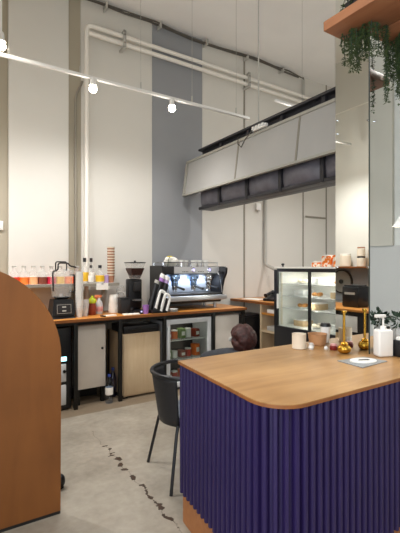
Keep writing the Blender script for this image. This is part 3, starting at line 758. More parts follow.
# ------------------------------------------------------------------ on the bar top
ZB = .9506
t = thing('blender', 'black blender with a clear square jug on the bar', 'blender', (1.065, 4.425, ZB))
b = MB()
def frustum(b, w0, d0, w1, d1, z0, z1, m=None):
    vs = []
    for (w_, d_, z) in ((w0, d0, z0), (w1, d1, z1)):
        vs.append([b.b.verts.new((sx * w_, sy * d_, z)) for sx, sy in ((-1, -1), (1, -1), (1, 1), (-1, 1))])
    fs = [b.b.faces.new(vs[0][::-1]), b.b.faces.new(vs[1])]
    for k in range(4): fs.append(b.b.faces.new((vs[0][k], vs[0][(k + 1) % 4], vs[1][(k + 1) % 4], vs[1][k])))
    b._fin(fs, m)
frustum(b, .125, .12, .105, .1, 0, .03); frustum(b, .12, .115, .1, .095, .03, .20)
b.build('motor_base', M['black'], t, smooth=False)
b = MB(); b.box(-.08, .08, -.122, -.112, .05, .155, bev=.003, T=Rt('X', -7, (0, -.115, .1))); cp = b.build('control_panel', M['blackm'], t)
b = MB(); T_ = Rt('X', -7, (0, -.115, .1))
for (x0, x1, z0, z1) in ((-.072, .072, .146, .149), (-.072, .072, .056, .059), (-.072, -.069, .056, .149), (.069, .072, .056, .149)): b.box(x0, x1, -.1245, -.1215, z0, z1, T=T_)
b.box(-.02, .02, -.1245, -.1215, .117, .130, T=T_); b.box(-.02, .02, -.1245, -.1215, .076, .090, T=T_); b.build('panel_outline', M['conduit'], t)
b = MB(); frustum(b, .05, .05, .07, .07, .20, .225); b.build('jug_collar', M['black'], t, smooth=False)
b = MB(); frustum(b, .08, .08, .10, .10, .225, .50); b.build('jug', M['jug'], t, smooth=False)
b = MB(); sq = [(-1, -1), (1, -1), (1, 1), (-1, 1)]
MB().tube(fillet([(-.105, -.1, .29), (-.112, -.1, .50), (-.06, -.1, .51), (-.055, -.1, .585), (.05, -.1, .585), (.06, -.1, .555), (.10, -.1, .55), (.13, -.1, .54)], .02, 3), .008, 8).build('lid_frame', M['black'], t)
MB().tube(fillet([(-.055, .02, .50), (-.055, .02, .60), (.06, .02, .60), (.06, .02, .50)], .02, 3), .007, 8).build('lid_grip', M['black'], t)
b = MB(); frustum(b, .102, .102, .098, .098, .495, .515); b.build('lid', M['jug'], t, smooth=False)
MB().lathe([(0, .225), (.035, .225), (.03, .25), (.01, .262), (0, .262)]).build('blade_hub', M['steel'], t)
MB().tube(fillet([(.10, 0.05, .27), (.155, 0.05, .27), (.155, 0.05, .46), (.10, 0.05, .46)], .03, 4), .011, 8).build('jug_handle', M['black'], t)
cupstack('cup_stack', 'tall stack of white plastic cups right of the blender', (1.238, 4.36, ZB), 24, .030, .040, .09, .0175, M['white'])
cupstack('cup_stack', 'short stack of clear plastic cups in front of the sauce bottle', (1.318, 4.43, ZB), 5, .034, .045, .12, .015, M['cupglass'])
t = thing('spice_jar', 'small pinkish jar left of the brown sauce bottle', 'jar', (1.365, 4.56, ZB))
cyl(.034, .08, bev=.006).build('jar_body', M['pink'], t); cyl(.03, .02, (0, 0, .08), bev=.003).build('lid', M['crimson'], t)
t = thing('sauce_bottle', 'brown sauce bottle with a lime green lid on the bar', 'bottle', (1.425, 4.50, ZB))
MB().lathe([(0, 0), (.04, 0), (.044, .01), (.042, .10), (.038, .135), (0, .14)]).build('bottle_body', M['sauce'], t)
MB().lathe([(.04, .132), (.046, .14), (.046, .165), (.034, .185), (.016, .195), (.012, .215), (0, .22)]).build('lid', M['lime'], t)
t = thing('spray_bottle', 'clear spray bottle with orange trigger head on the bar', 'bottle', (1.525, 4.56, ZB))
MB().lathe([(0, 0), (.042, 0), (.045, .01), (.045, .1), (.036, .135), (.016, .165), (.016, .185), (0, .185)]).build('bottle_body', M['cupglass'], t)
MB().lathe([(.0455, .03), (.046, .031), (.046, .085), (.0455, .086)]).build('label_band', M['pink'], t)
box(-.055, .03, -.014, .014, .185, .22, bev=.008).box(-.04, -.03, -.006, .006, .14, .19).build('trigger_head', M['orangecap'], t)
t = thing('paper_bag', 'crumpled pale paper bag behind the grinder on the bar', 'bag', (1.70, 4.56, ZB))
b = MB(); rings = []
for j in range(7):
    z = .215 * j / 6; rings.append([b.b.verts.new(((.055 if abs(math.cos(a)) > .7 else .05) * math.cos(a) * (1 + random.uniform(-.12, .1)), .045 * math.sin(a) * (1 + random.uniform(-.12, .1)) * (1 - .3 * (j / 6) ** 2), z)) for a in [2 * PI * (k + .5) / 12 for k in range(12)]])
for p_, q_ in zip(rings, rings[1:]):
    for k in range(12): b.b.faces.new((p_[k], p_[(k + 1) % 12], q_[(k + 1) % 12], q_[k]))
b.b.faces.new(rings[0][::-1]); b.b.faces.new(rings[-1]); b.build('bag_body', M['paper'], t, smooth=False)
t = thing('glass_dome', 'clear plastic dome lids stacked behind the black canister', 'lids', (1.83, 4.66, ZB))
for k in range(4): MB().lathe([(.055, k * .08), (.058, k * .08 + .003), (.055, k * .08 + .02), (.04, k * .08 + .06), (.012, k * .08 + .078), (0, k * .08 + .079)]).build('dome_lid', M['dome'], t)
t = thing('notepad', 'small white slip lying at the front of the bar by the steel leg', 'paper', (1.545, 4.275, ZB), .2)
box(-.09, .075, -.035, .035, 0, .012, bev=.002).build('sheet_stack', M['paper'], t); box(-.092, -.065, -.036, .036, .0005, .0145).build('binding', M['black'], t)
t = thing('canister', 'black square canister left of the coffee grinder', 'canister', (1.79, 4.45, ZB))
box(-.06, .05, -.06, .06, 0, .165, bev=.006).build('canister_body', M['blackm'], t); box(-.061, .051, -.061, .061, .166, .185, bev=.004).build('lid', M['black'], t)
t = thing('coffee_grinder', 'black coffee grinder with a clear hopper of dark beans', 'grinder', (1.965, 4.54, ZB))
box(-.085, .085, -.14, .1, 0, .03, bev=.01).build('foot', M['black'], t)
box(-.085, .085, -.03, .1, .03, .40, bev=.02).build('motor_body', M['black'], t)
box(-.04, .04, -.1, -.03, .25, .36, bev=.01).build('chute', M['blackm'], t)
box(-.05, .05, -.12, -.03, .14, .155).build('fork', M['steel'], t)
b = MB(); frustum(b, .05, .05, .095, .095, .40, .59); b.build('hopper', M['jug'], t, smooth=False)
b = MB(); frustum(b, .048, .048, .088, .088, .405, .53); b.build('coffee_beans', M['bean'], t, smooth=False)
box(-.1, .1, -.1, .1, .59, .603, bev=.004).build('hopper_lid', M['black'], t); cyl(.012, .018, (0, 0, .603)).build('lid_knob', M['black'], t)
t = thing('papers', 'white folded papers at the front of the bar below the grinder', 'paper', (1.80, 4.255, ZB), -.15)
box(-.1, .09, -.04, .04, 0, .014, bev=.003).build('sheet', M['paper'], t)
t = thing('tamper', 'small black tamper standing on the bar beside the white papers', 'tamper', (1.84, 4.34, ZB))
MB().lathe([(0, 0), (.029, 0), (.029, .018), (.012, .028), (.012, .04), (.022, .055), (.02, .07), (0, .075)]).build('tamper_body', M['black'], t)
t = thing('cup', 'purple cup on the bar in front of the grinder', 'cup', (1.985, 4.27, ZB))
MB().lathe([(0, 0), (.03, 0), (.038, .095), (.041, .1), (.036, .1), (.028, .006), (0, .006)]).build('cup_body', M['purplecup'], t)
t = thing('lamp_button', 'tiny bluish-white lit indicator disc beside the purple cup', 'indicator', (1.92, 4.26, ZB))
box(-.02, .02, -.012, .012, 0, .05, bev=.004).build('housing', M['black'], t); cyl(.010, .004, (0, 0, 0)).build('light_disc', M['button'], t).matrix_local = Matrix.Translation((0, -.0125, .03)) @ Matrix.Rotation(PI / 2, 4, 'X')
# slanted organiser
t = thing('lid_organiser', 'black slanted organiser of cups and lids left of the espresso machine', 'organiser', (2.145, 4.28, ZB))
t.scale = (1.1, 1.0, 1.5)
box(-.10, .09, -.07, .09, 0, .03, bev=.008).build('base', M['black'], t)
lean = 22
for k, (dx, dy, hh, cupm) in enumerate(((-.085, .03, .28, 'conduit'), (-.035, .03, .30, 'purplecup'), (.03, .03, .28, 'lilac'), (-.03, -.035, .16, None), (.035, -.04, .13, None))):
    T_ = Rt('Y', lean, (dx, dy, .02))
    MB().lathe([(.031, 0), (.033, .002), (.033, hh * .8), (.031, hh * .8)], (dx, dy, .02), 16, T=T_).build('tube', M['black'], t)
    if cupm:
        MB().lathe([(0, .04), (.024, .04), (.028, hh * .9), (0, hh * .9)], (dx, dy, .02), 16, T=T_).build('cup_column', M[cupm], t)
        if k > 0: MB().lathe([(0, hh * .9), (.03, hh * .9), (.032, hh * .95), (.026, hh * 1.02), (0, hh * 1.02)], (dx, dy, .02), 16, T=T_).build('lid_column', M['white'], t)
    else:
        p = [T_ @ Vector((dx - .032, dy - .036, .02 + .01)), T_ @ Vector((dx - .032, dy - .04, .02 + hh)), T_ @ Vector((dx + .036, dy - .04, .02 + hh)), T_ @ Vector((dx + .036, dy - .036, .02 + .01))]
        MB().tube(fillet(p, .025, 4), .014, 10).build('white_loop', M['white'], t)
# saucers
t0 = (2.335, 4.225)
for k in range(3):
    t = thing('saucer', '%s white saucer of the pile in front of the espresso machine' % ('bottom', 'middle', 'top')[k], 'saucer', (t0[0] + .003 * k, t0[1] + .03, ZB + .0125 * k), 0, 'saucers piled on the bar')
    MB().lathe([(0, 0), (.032, 0), (.062, .009), (.064, .012), (.06, .012), (.03, .004), (0, .004)], seg=24).build('plate', M['white'], t)

# ------------------------------------------------------------------ espresso machine
t = thing('espresso_machine', 'chrome three-group espresso machine with cups stacked on top', 'espresso machine', (2.73, 4.61, ZB))
W = .435
for sx in (-.36, .36):
    for sy in (-.16, .1): cyl(.022, .075, (sx, sy, 0), bev=.003).build('foot', M['steel'], t)
box(-W, W, -.20, .13, .075, .20, bev=.012).build('lower_body', M['darkpanel'], t)
box(-W - .01, W + .03, -.30, -.02, .115, .175, bev=.008).build('drip_tray', M['panelsteel'], t)
b = MB()
for k in range(40): b.box(-.42 + k * .0215, -.412 + k * .0215, -.285, -.05, .175, .180)
b.build('drip_grille', M['chrome'], t)
b = MB(); b.box(-W, W, .05, .14, .20, .42, bev=.006); b.build('back_splash', M['splash'], t)
b = MB(); b.prism([(-.12, .44), (-.16, .46), (-.15, .545), (.14, .545), (.14, .40), (.03, .40)], -W, W, 'x'); b.build('upper_head', M['panelsteel'], t)
b = MB(); b.prism([(-.18, .075), (-.24, .30), (-.2, .56), (.14, .56), (.14, .075)], -W - .03, -W, 'x'); b.build('left_side_panel', M['black'], t)
box(-W + .0, -W + .16, -.175, .1, .45, .55, bev=.006).build('black_corner_cover', M['blackm'], t)
b = MB()
pr = [(-.20, .20), (-.215, .28), (-.25, .38), (-.30, .46), (-.31, .53), (-.26, .55), (.14, .55), (.14, .075), (-.15, .075)]
b.prism(pr, W, W + .03, 'x'); b.build('right_side_panel', M['black'], t)
b = MB(); b.tube([(-W + .02, -.14, .60), (W - .02, -.14, .60), (W - .02, .12, .60), (-W + .02, .12, .60)], .006, 8, closed=True)
for x in (-W + .02, -.15, .15, W - .02):
    for y in (-.14, .12): b.tube([(x, y, .545), (x, y, .60)], .005, 6)
b.build('cup_rail', M['chrome'], t)
box(-.38, .38, -.03, .02, .392, .399).build('added_glow_strip', M['addedglow'], t)  # glowing strip added to brighten the dark area around the groups
d = bpy.data.lights.new('added_fill', 'AREA'); d.shape = 'RECTANGLE'; d.size = .76; d.size_y = .05; d.energy = 2.2; d.color = (.75, .85, 1)  # bluish fill light added under the head
o = bpy.data.objects.new('added_fill', d); COL.objects.link(o); o.location = (0, -.02, .388); o.parent = t
for k, x in enumerate((-.24, .04, .28)):
    g = MB().lathe([(0, 0), (.042, 0), (.046, .012), (.046, .055), (.055, .065), (.06, .1), (.05, .13), (0, .135)], (x, -.12, .30), 20).build('group_head', M['bluechrome' if k < 2 else 'chrome'], t)
    box(x - .065, x + .065, -.165, -.05, .385, .445, bev=.014).build('group_cover', M['bluechrome' if k < 2 else 'chrome'], g)
    pf = MB().lathe([(0, -.03), (.03, -.03), (.037, 0), (.037, .025), (0, .025)], (x, -.12, .275), 18).build('portafilter', M['chrome'], t)
    MB().tube([(x, -.155, .29), (x + .01, -.21, .285), (x + .015, -.33, .265)], [.009, .014, .017], 10).build('portafilter_handle', M['black'], pf)
    MB().tube([(x - .015, -.12, .245), (x - .02, -.125, .225)], .008, 8).tube([(x + .015, -.12, .245), (x + .02, -.125, .225)], .008, 8).build('spout', M['chrome'], pf)
for x in (.02, .27):
    gz = MB().lathe([(0, 0), (.032, 0), (.032, .012), (.027, .016), (0, .016)], seg=20).build('gauge', M['chrome'], t)
    gz.matrix_local = Matrix.Translation((x, -.152, .505)) @ Matrix.Rotation(PI / 2, 4, 'X')
    f = cyl(.02, .003, (0, 0, .016)).build('gauge_face', M['button'], gz)
for x in (-.1, .14):
    b = MB()
    for q in range(4): b.box(x - .045 + q * .024, x - .03 + q * .024, -.159, -.15, .475, .487, bev=.002)
    b.build('button_row', M['black'], t)
for x in (-.40, .41):
    MB().tube([(x, -.14, .46), (x, -.2, .44), (x + .01, -.22, .3), (x + .015, -.235, .20)], .006, 8).build('steam_wand', M['chrome'], t)
MB().tube([(.43, -.16, .48), (.43, -.22, .47)], .012, 8).lathe([(0, 0), (.025, 0), (.025, .02), (0, .02)], (.43, -.22, .46)).build('steam_knob', M['black'], t)
# on the machine
zt = ZB + .545 + .0006
for k, (x, y, r) in enumerate(((2.63, 4.56, .044), (2.73, 4.63, .044), (2.82, 4.55, .045), (2.92, 4.60, .045), (3.02, 4.58, .044))):
    q = thing('coffee_cup', 'white coffee cup %s on top of the espresso machine' % ('just right of the cloth', 'second right of the cloth', 'in the middle of the row', 'fourth right of the cloth', 'at the right end')[k], 'cup', (x, y, zt), random.uniform(0, 6), 'cups on top of the espresso machine')
    MB().lathe([(0, 0), (r * .62, 0), (r * .9, .03), (r, .085), (r * 1.03, .09), (r * .95, .09), (r * .8, .02), (0, .01)], seg=20).build('cup_body', M['white'], q)
    MB().tube([(r * .9, 0, .05), (r * 1.5, 0, .045), (r * 1.45, 0, .025), (r * .85, 0, .02)], .004, 6).build('handle', M['white'], q)
t = tag(MB().ball((0, 0, .05), .055, (1.7, 1.3, 1.15), 20, noise=.35).build('cloth', M['paper']), 'crumpled white cloth heap on the left of the espresso machine top', 'cloth'); t.location = (2.48, 4.57, zt + .018)
t = thing('flower', 'yellow flower lying beside the white cloth on the espresso machine', 'flower', (2.42, 4.49, zt + .12))
b = MB()
for k in range(9):
    a = 2 * PI * k / 9; b.ball((.02 * math.cos(a), .02 * math.sin(a), .012), .014, (1, 1, .5), 8)
b.build('petals', M['flower'], t); MB().tube([(0, 0, .01), (-.02, 0, -.04), (-.03, 0, -.118)], .004, 6).build('stem', M['leaf'], t)

# ------------------------------------------------------------------ right-hand desk, phone, display fridge
t = thing('wall_desk', 'small wooden desk shelf left of the display fridge', 'desk', (0, 0, 0))
box(3.68, 4.6, 3.78, 4.88, .985, 1.015, bev=.004).build('desk_top', M['bar'], t)
box(3.676, 3.68, 3.78, 4.88, .98, 1.014).build('top_edge', M['baredge'], t)
box(3.70, 4.55, 3.80, 3.83, .0, .984).build('side_board', M['ply'], t)
box(3.70, 4.55, 4.2, 4.23, .0, .984).build('side_board', M['ply'], t)
box(3.70, 4.55, 3.83, 4.2, .84, .865).build('cubby_shelf', M['bar'], t)
box(3.70, 4.55, 3.83, 4.2, .60, .625).build('cubby_shelf', M['ply'], t)
t = thing('desk_phone', 'black desk phone with handset on the small wooden desk', 'phone', (3.92, 4.18, 1.0156), math.radians(-75))
b = MB(); b.prism([(-.1, 0), (.11, 0), (.11, .09), (-.1, .03)], -.12, .12, 'x'); b.build('phone_body', M['black'], t)
MB().tube([(-.085, -.09, .075), (-.085, -.06, .085), (-.085, .07, .115), (-.085, .1, .115)], [.03, .02, .02, .03], 10).build('handset', M['black'], t)
box(-.03, .1, .04, .1, .0, .004, T=Matrix.Translation((0, 0, .082)) @ Matrix.Rotation(math.radians(16), 4, 'X')).build('screen', M['conduit'], t)
t = thing('tablet', 'dark tablet on a stand behind the desk phone', 'tablet', (3.98, 3.93, 1.0156), math.radians(-80))
box(-.13, .13, -.012, .0, .0, .2, bev=.004, T=Rt('X', -25)).build('screen_body', M['black'], t)
box(-.05, .05, 0, .12, 0, .01).build('stand', M['black'], t)
t = thing('order_papers', 'white papers lying at the left end of the small wooden desk', 'paper', (3.85, 4.55, 1.0156), .3)
box(-.1, .1, -.14, .14, 0, .008).build('sheet', M['paper'], t)
t = thing('paper_pile', 'pile of white papers in the open cubby under the small desk', 'paper', (3.85, 4.02, .8656))
box(-.12, .12, -.1, .1, 0, .05, bev=.003).build('sheets', M['paper'], t)
t = thing('paper_pile', 'pile of grey folders in the lower cubby under the small desk', 'paper', (3.85, 4.02, .6256))
box(-.12, .12, -.1, .1, 0, .06, bev=.003).build('folders', M['conduit'], t)
t = thing('waste_bin', 'black bin between the bar end and the small wooden desk', 'bin', (3.66, 4.45, 0))
b = MB(); frustum(b, .12, .12, .15, .15, 0, .80); b.build('bin_body', M['black'], t, smooth=False); box(-.155, .155, -.155, .155, .8, .83, bev=.01).build('lid', M['black'], t)

t = thing('display_fridge', 'tall black display fridge with sliding glass doors', 'fridge', (3.5, 2.5, 0))
LYD = 1.235
b = MB()
b.box(.0, .62, 0, LYD, 0.06, .765, bev=.006); b.build('base_body', M['black'], t)
b = MB()
b.box(.0, .62, LYD - .055, LYD, .765, 1.46); b.box(0, .62, 0, .055, .765, 1.46); b.box(.0, .045, .055, LYD - .055, 1.435, 1.475); b.build('frame', M['black'], t)
box(0, .62, 0, LYD, 1.475, 1.496, bev=.003).build('top_panel', M['paper'], t)
box(.60, .62, .055, LYD - .055, .765, 1.46).build('back_panel', M['white'], t)
box(.03, .60, LYD - .062, LYD - .055, .766, 1.435).build('end_liner', M['white'], t)
box(.03, .60, .055, .062, .766, 1.435).build('end_liner', M['white'], t)
box(.03, .60, .062, LYD - .062, .765, .7665).build('floor_liner', M['white'], t)
box(0.0, .03, .655, .68, .765, 1.435).build('centre_post', M['black'], t)
for (a, c) in ((.68, LYD - .055), (.055, .655)):
    d = MB(); d.box(.012, .018, a + .0, c - .0, .766, 1.434); dd = d.build('sliding_door', M['fglass'], t, smooth=False)
    if a > .3: box(-.008, .012, c - .016, c + .0, .98, 1.16).build('handle', M['white'], dd)
for z in (.98, 1.13, 1.28): box(.06, .595, .06, LYD - .06, z, z + .008).build('glass_shelf', M['cupglass'], t, smooth=False)
box(.05, .07, .70, .725, .78, 1.42).build('lamp_strip', M['caselamp'], t)
box(.05, .07, LYD - .08, LYD - .065, .78, 1.42).build('door_frame_strip', M['cream'], t)
b = MB()
for x in (.06, .56):
    for y in (.06, LYD - .06): b.lathe([(0, 0), (.03, 0), (.03, .06), (0, .06)], (x, y, 0), 12)
b.build('foot', M['black'], t)
def area(name, parent, loc, rot, sx, sy, e, col=(1, .95, .88)):
    d = bpy.data.lights.new(name, 'AREA'); d.shape = 'RECTANGLE'; d.size = sx; d.size_y = sy; d.energy = e; d.color = col
    o = bpy.data.objects.new(name, d); COL.objects.link(o); o.location = loc; o.rotation_euler = rot; o.parent = parent; return o
area('strip_light', t, (.33, .6, 1.42), (0, 0, 0), .3, .9, 4)
area('post_light', t, (.09, .735, 1.1), (PI / 2, 0, math.radians(-25)), .04, .6, 1.5)
area('side_light', t, (.09, .64, 1.1), (PI / 2, 0, math.radians(-150)), .04, .6, 1.0)
dish = [('cake_plate', 'plate of brown pastries', 'pastry'), ('cake_box', 'clear lunch box', 'cupglass'), ('cake_plate', 'plate of pale cakes', 'cream'), ('cake_box', 'pale tan cake box', 'tan')]
for lv, z in enumerate((.7672, .9886, 1.1386, 1.2886)):
    for k, y in enumerate((.2, .42, .75, .98)):
        nm, lb, mm = dish[(k + lv) % 4]
        col_ = ('nearest the pillar', 'second from the pillar', 'third from the pillar', 'farthest from the pillar')[k]
        q = thing(nm, '%s on the display fridge %s, %s' % (lb, ('floor', 'lower shelf', 'middle shelf', 'top shelf')[lv], col_), 'food', (3.5 + .25, 2.5 + y, z), 0, 'food in the display fridge')
        if nm == 'cake_plate':
            MB().lathe([(0, 0), (.05, 0), (.09, .01), (.088, .014), (.05, .005), (0, .005)]).build('plate', M['white'], q)
            for a in range(3): MB().ball((.04 * math.cos(a * 2.1), .04 * math.sin(a * 2.1), .03), .03, (1, 1.2, .8), 12).build('pastry', M[mm], q)
        else:
            box(-.09, .09, -.08, .08, 0, .07, bev=.008).build('box_body', M[mm], q); box(-.092, .092, -.082, .082, .07, .078, bev=.003).build('lid', M['white'], q)
# on the display fridge
zt = 1.4966
t = thing('finial', 'small black round finial on the left end of the display fridge top', 'finial', (3.56, 3.64, zt)); MB().lathe([(0, 0), (.014, 0), (.008, .012), (.02, .025), (.02, .038), (0, .046)]).build('finial_body', M['black'], t)
for k, (y, h, dd_) in enumerate(((3.13, .05, .06), (2.98, .12, .065), (2.83, .13, .06))):
    q = thing('pastry_pack', ('low orange and white printed pack, leftmost on the display fridge', 'tall orange and white printed pack in the middle on the display fridge', 'tall printed pack nearest the pillar on the display fridge')[k], 'pack', (3.62, y, zt), random.uniform(-.1, .1), 'printed packs on the display fridge')
    box(-.06, .06, -dd_, dd_ * .9, 0, h, bev=.01).build('pack_body', M['orangebag'], q); box(-.061, .061, -.03, .03, h - .002, h + .012, bev=.004).build('folded_top', M['paper'], q)
t = thing('cup', 'black lidded white cup standing behind the tan bowl by the pillar', 'cup', onc(2.335, 1.955))
MB().lathe([(0, 0), (.026, 0), (.036, .115), (0, .115)]).build('cup_body', M['white'], t); MB().lathe([(0, .115), (.038, .115), (.038, .124), (.03, .14), (0, .142)]).build('lid', M['black'], t)

# ------------------------------------------------------------------ side bar seen only in the pillar mirror
t = thing('side_bar', 'wooden side counter with dark doors, seen in the pillar mirror', 'counter', (0, 0, 0))
box(-.62, .10, 2.7, 4.15, .92, .95, bev=.003).build('bar_top', M['bar'], t)
box(-.6, .06, 2.72, 4.13, 0, .92).build('body', M['darkpanel'], t)
box(.06, .075, 3.2, 3.62, .66, .86, bev=.004).build('drawer', M['white'], t)
box(.06, .075, 3.2, 3.62, .30, .62, bev=.004).build('door', M['tan'], t)
t = thing('wall_shelf', 'dark wooden wall shelf holding jars, seen in the pillar mirror', 'shelf', (0, 0, 0))
box(-.895, -.66, 3.3, 4.5, 1.475, 1.5, bev=.003).build('shelf_board', M['baredge'], t)
def jar(label, y, z, r, h, m, lidm):
    q = thing('storage_jar', label, 'jar', (-.77, y, z), 0, 'jars on the mirrored shelf')
    cyl(r, h * .85, bev=.006).build('jar_body', m, q); cyl(r * .95, h * .15, (0, 0, h * .85), bev=.002).build('lid', lidm, q)
jar('wide white jar at the left of the shelf in the pillar mirror', 4.02, 1.5006, .085, .2, M['cream'], M['paper'])
jar('lower stacked jar on the shelf in the pillar mirror', 3.74, 1.5006, .06, .15, M['cream'], M['black'])
jar('upper stacked jar on the shelf in the pillar mirror', 3.74, 1.6516, .058, .14, M['cream'], M['brown'])
jar('slim tan jar at the right of the shelf in the pillar mirror', 3.58, 1.5006, .035, .24, M['tan'], M['brown'])
t = thing('wall_clock', 'round grey wall clock seen in the pillar mirror', 'clock', (-.889, 4.16, 1.26))
for nm, r, h, z, m in (('rim', .19, .03, 0, 'black'), ('face', .17, .006, .028, 'clockface'), ('hub', .035, .02, .033, 'black')):
    cyl(r, h, (0, 0, z), seg=36).build(nm, M[m], t).matrix_local = Matrix.Rotation(PI / 2, 4, 'Y')
t = thing('drip_coffee_maker', 'square black machine on the side counter, seen in the pillar mirror', 'machine', (-.25, 3.46, ZB))
box(-.12, .12, -.13, .13, 0, .28, bev=.02).build('body', M['black'], t); box(.12, .128, -.08, .08, .17, .2).build('badge', M['conduit'], t); box(-.1, .1, -.11, .11, .28, .3, bev=.008).build('lid', M['blackm'], t)
t = thing('jug', 'white jug on the side counter, seen in the pillar mirror', 'jug', (-.2, 3.14, ZB))
MB().lathe([(0, 0), (.05, 0), (.065, .05), (.05, .13), (.055, .17), (.05, .17), (0, .02)]).build('jug_body', M['white'], t); MB().tube([(.05, 0, .14), (.1, 0, .12), (.1, 0, .06), (.06, 0, .04)], .008, 8).build('handle', M['white'], t)

# ------------------------------------------------------------------ black chair
t = thing('armchair', 'black woven tub chair on slim metal legs by the purple counter', 'chair', (1.52, 2.53, 0), math.radians(-8))
hw, sd = .25, .25
U = []
for i in range(17):
    a = PI / 2 + PI * i / 16; U.append((.0 + .27 * math.cos(a) * 1.0, .27 * math.sin(a), .745 - .0 * i))
top = [(.27, .27, .66), (.18, .272, .69), (.08, .272, .725)] + U[0:] + [(.08, -.272, .725), (.18, -.272, .69), (.27, -.27, .66)]
MB().tube(top, .014, 10).build('back_rail', M['black'], t)
# woven back: from seat ring to rail
b = MB(); rowN = 8; ang = [PI / 2 + PI * i / 24 for i in range(25)]; ang2 = [math.radians(112) + math.radians(118) * i / 24 for i in range(25)]
rows = []
for j in range(rowN + 1):
    v = j / rowN; rr = .215 + (.268 - .215) * v; z = .40 + (.745 - .40) * v
    rows.append([b.b.verts.new((rr * math.cos(a), rr * math.sin(a), z)) for a in ang2])
for p_, q_ in zip(rows, rows[1:]):
    for k in range(24): b.b.faces.new((p_[k], p_[k + 1], q_[k + 1], q_[k]))
bk = b.build('woven_back', M['wicker'], t)
md = bk.modifiers.new('thick', 'SOLIDIFY'); md.thickness = .008; md.offset = 0
for s_ in (-1, 1): MB().tube([(.27, s_ * .27, .66), (.275, s_ * .26, .55), (.24, s_ * .235, .42)], .012, 8).build('arm_post', M['black'], t)
seat = [(.215 * math.cos(a), .215 * math.sin(a)) for a in ang] + [(.24, -.215), (.24, .215)]
b = MB(); b.prism(seat, .395, .425, 'z'); b.build('seat', M['wicker'], t)
b = MB(); b.prism([(x * .9, y * .9) for x, y in seat], .4255, .455, 'z'); b.build('seat_pad', M['cushion'], t)
for (x, y, x2, y2) in ((-.15, .17, -.235, .24), (-.15, -.17, -.235, -.26), (.2, .19, .24, .24), (.2, -.19, .24, -.24)):
    MB().tube([(x, y, .41), (x + (x2 - x) * .2, y + (y2 - y) * .2, .36), (x2, y2, .0)], .0115, 8).build('leg', M['black'], t)

# ------------------------------------------------------------------ crouching person
def skin_obj(name, verts, edges, radii, m, parent, sub=2):
    me = bpy.data.meshes.new(name); me.from_pydata(verts, edges, []); me.materials.append(m)
    o = bpy.data.objects.new(name, me); COL.objects.link(o); o.parent = parent
    sk = o.modifiers.new('skin', 'SKIN'); sk.use_smooth_shade = True
    for i, r in enumerate(radii):
        q = me.skin_vertices[0].data[i]; q.radius = r if isinstance(r, tuple) else (r, r); q.use_root = (i == 0)
    if sub: 
        s_ = o.modifiers.new('sub', 'SUBSURF'); s_.levels = sub; s_.render_levels = sub
    return o
px, py = 2.33, 2.72
t = thing('person', 'person with dark red hair crouching behind the counter, reaching to the fridge', 'person', (px, py, 0))
def L3(x, y, z): return (x - px, y - py, z)
V_ = [L3(2.36, 2.52, .34), L3(2.34, 2.60, .48), L3(2.31, 2.68, .61), L3(2.28, 2.76, .695), L3(2.26, 2.795, .75),           # pelvis..neck 0-4
      L3(2.13, 2.86, .715), L3(2.10, 3.20, .625), L3(2.30, 3.40, .54), L3(2.33, 3.44, .52),                               # left arm 5-8
      L3(2.42, 2.78, .67), L3(2.47, 2.88, .46), L3(2.43, 3.06, .40), L3(2.42, 3.11, .39),                                    # right arm 9-12
      L3(2.27, 2.56, .32), L3(2.24, 2.93, .46), L3(2.24, 2.70, .10), L3(2.24, 2.76, .05), L3(2.24, 2.90, .035),                                  # left leg
      L3(2.46, 2.54, .32), L3(2.50, 2.92, .46), L3(2.48, 2.68, .10), L3(2.48, 2.74, .05), L3(2.48, 2.88, .035)]
E_ = [(0, 1), (1, 2), (2, 3), (3, 4), (3, 5), (5, 6), (6, 7), (7, 8), (3, 9), (9, 10), (10, 11), (11, 12), (0, 13), (13, 14), (14, 15), (15, 16), (16, 17), (0, 18), (18, 19), (19, 20), (20, 21), (21, 22)]
R_ = [(.15, .12), (.145, .11), (0.15, .11), (.13, .09), .052, .075, .062, .044, .03, .062, .046, .034, .03, .085, .062, .042, .035, .035, .085, .062, .042, .035, .035]
body = skin_obj('body', V_, E_, R_, M['jacket'], t)
# head
hc = Vector(L3(2.238, 2.80, .845))
b = MB(); b.ball(hc, .093, (.86, 1.0, 1.2), 24)
for sx in (-1, 1):                                       # ears
    b.ball(hc + Vector((sx * .08, .0, -.005)), .022, (.4, .8, 1.3), 10)
b.ball(hc + Vector((0, .098, -.01)), .016, (.8, 1, 1.5), 10)     # nose
b.tube([hc + Vector((0, -.02, -.08)), Vector(L3(2.262, 2.79, .73))], [.052, .055], 14)
b.build('head', M['skin'], t)
b = MB()
for sx in (-1, 1): b.ball(hc + Vector((sx * .033, .085, .012)), .011, (1.2, .6, .8), 10)
b.build('eyes', M['white'], t)
MB().ball(hc + Vector((0, .088, -.052)), .016, (1.5, .5, .4), 10).build('mouth', M['crimson'], t)
b = MB()
for _ in range(150):
    d = Vector((random.gauss(0, 1), random.gauss(-.35, 1), random.gauss(.25, 1))).normalized()
    if d.y > .35 and d.z < .45: continue
    p = hc + Vector((d.x * .088, d.y * .1 - .012, d.z * .108 + .012))
    b.ball(p, random.uniform(.028, .038), (1, 1, 1), 8)
hr = b.build('hair', M['hair'], t)
rm = hr.modifiers.new('remesh', 'REMESH'); rm.mode = 'VOXEL'; rm.voxel_size = .009; rm.use_smooth_shade = True
sm_ = hr.modifiers.new('soften', 'SMOOTH'); sm_.iterations = 4; sm_.factor = .6
b = MB(); b.box(-.016, .016, -.007, .007, -.02, .02, bev=.006, T=Matrix.Translation(hc + Vector((-.092, .045, .01))) @ Matrix.Rotation(.6, 4, 'X')); b.build('hair_clip', M['white'], t)
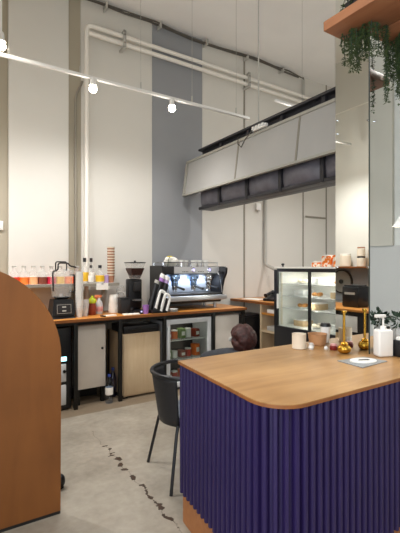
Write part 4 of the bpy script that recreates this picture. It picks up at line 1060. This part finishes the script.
# hands
def hand(base, d, side, name):
    base = Vector(base); d = Vector(d).normalized(); up = Vector((0, 0, 1)); s_ = d.cross(up).normalized(); n_ = s_.cross(d)
    b = MB(); T_ = Matrix.Translation(base)
    b.tube([base - d * .03, base + d * .01, base + d * .05, base + d * .085], [.024, .03, .034, .026], 12)
    for k, (o_, l_) in enumerate(((-.026, .062), (-.009, .072), (.009, .068), (.026, .052))):
        p0 = base + d * .075 + s_ * o_; p1 = p0 + d * l_ * .5 - n_ * .004; p2 = p1 + d * l_ * .3 - n_ * .016; p3 = p2 + d * l_ * .15 - n_ * .016
        b.tube([p0, p1, p2, p3], [.009, .0085, .008, .006], 8)
    p0 = base + d * .03 - s_ * side * .028; b.tube([p0, p0 - s_ * side * .026 + d * .022, p0 - s_ * side * .034 + d * .048], [.011, .0095, .007], 8)
    b.build(name, M['skin'], t)
hand(L3(2.35, 3.45, .52), (.3, 1, -.3), 1, 'hand'); hand(L3(2.42, 3.15, .385), (0, 1, -.2), -1, 'hand')
for x in (2.24, 2.48):
    b = MB(); b.ball(L3(x, 2.80, .045), .05, (.9, 2.5, .9), 16); b.build('shoe', M['shoe'], t)

# ------------------------------------------------------------------ camera, world, render view
wd = bpy.data.worlds.new('World'); scene.world = wd; wd.use_nodes = True
wd.node_tree.nodes['Background'].inputs[0].default_value = (.9, .95, 1, 1); wd.node_tree.nodes['Background'].inputs[1].default_value = .05
cam = bpy.data.cameras.new('Camera'); co = bpy.data.objects.new('Camera', cam); COL.objects.link(co)
co.location = (0, 0, 1.5); co.rotation_euler = (PI / 2, 0, math.radians(-32.65))
cam.sensor_fit = 'HORIZONTAL'; cam.sensor_width = 36; cam.lens = 36; cam.clip_start = .02
scene.camera = co
scene.cycles.caustics_reflective = False; scene.cycles.caustics_refractive = False
scene.cycles.max_bounces = 10; scene.cycles.diffuse_bounces = 5; scene.cycles.transparent_max_bounces = 24
scene.view_settings.view_transform = 'Standard'; scene.view_settings.look = 'None'
scene.view_settings.exposure = 0.17; scene.view_settings.gamma = 1
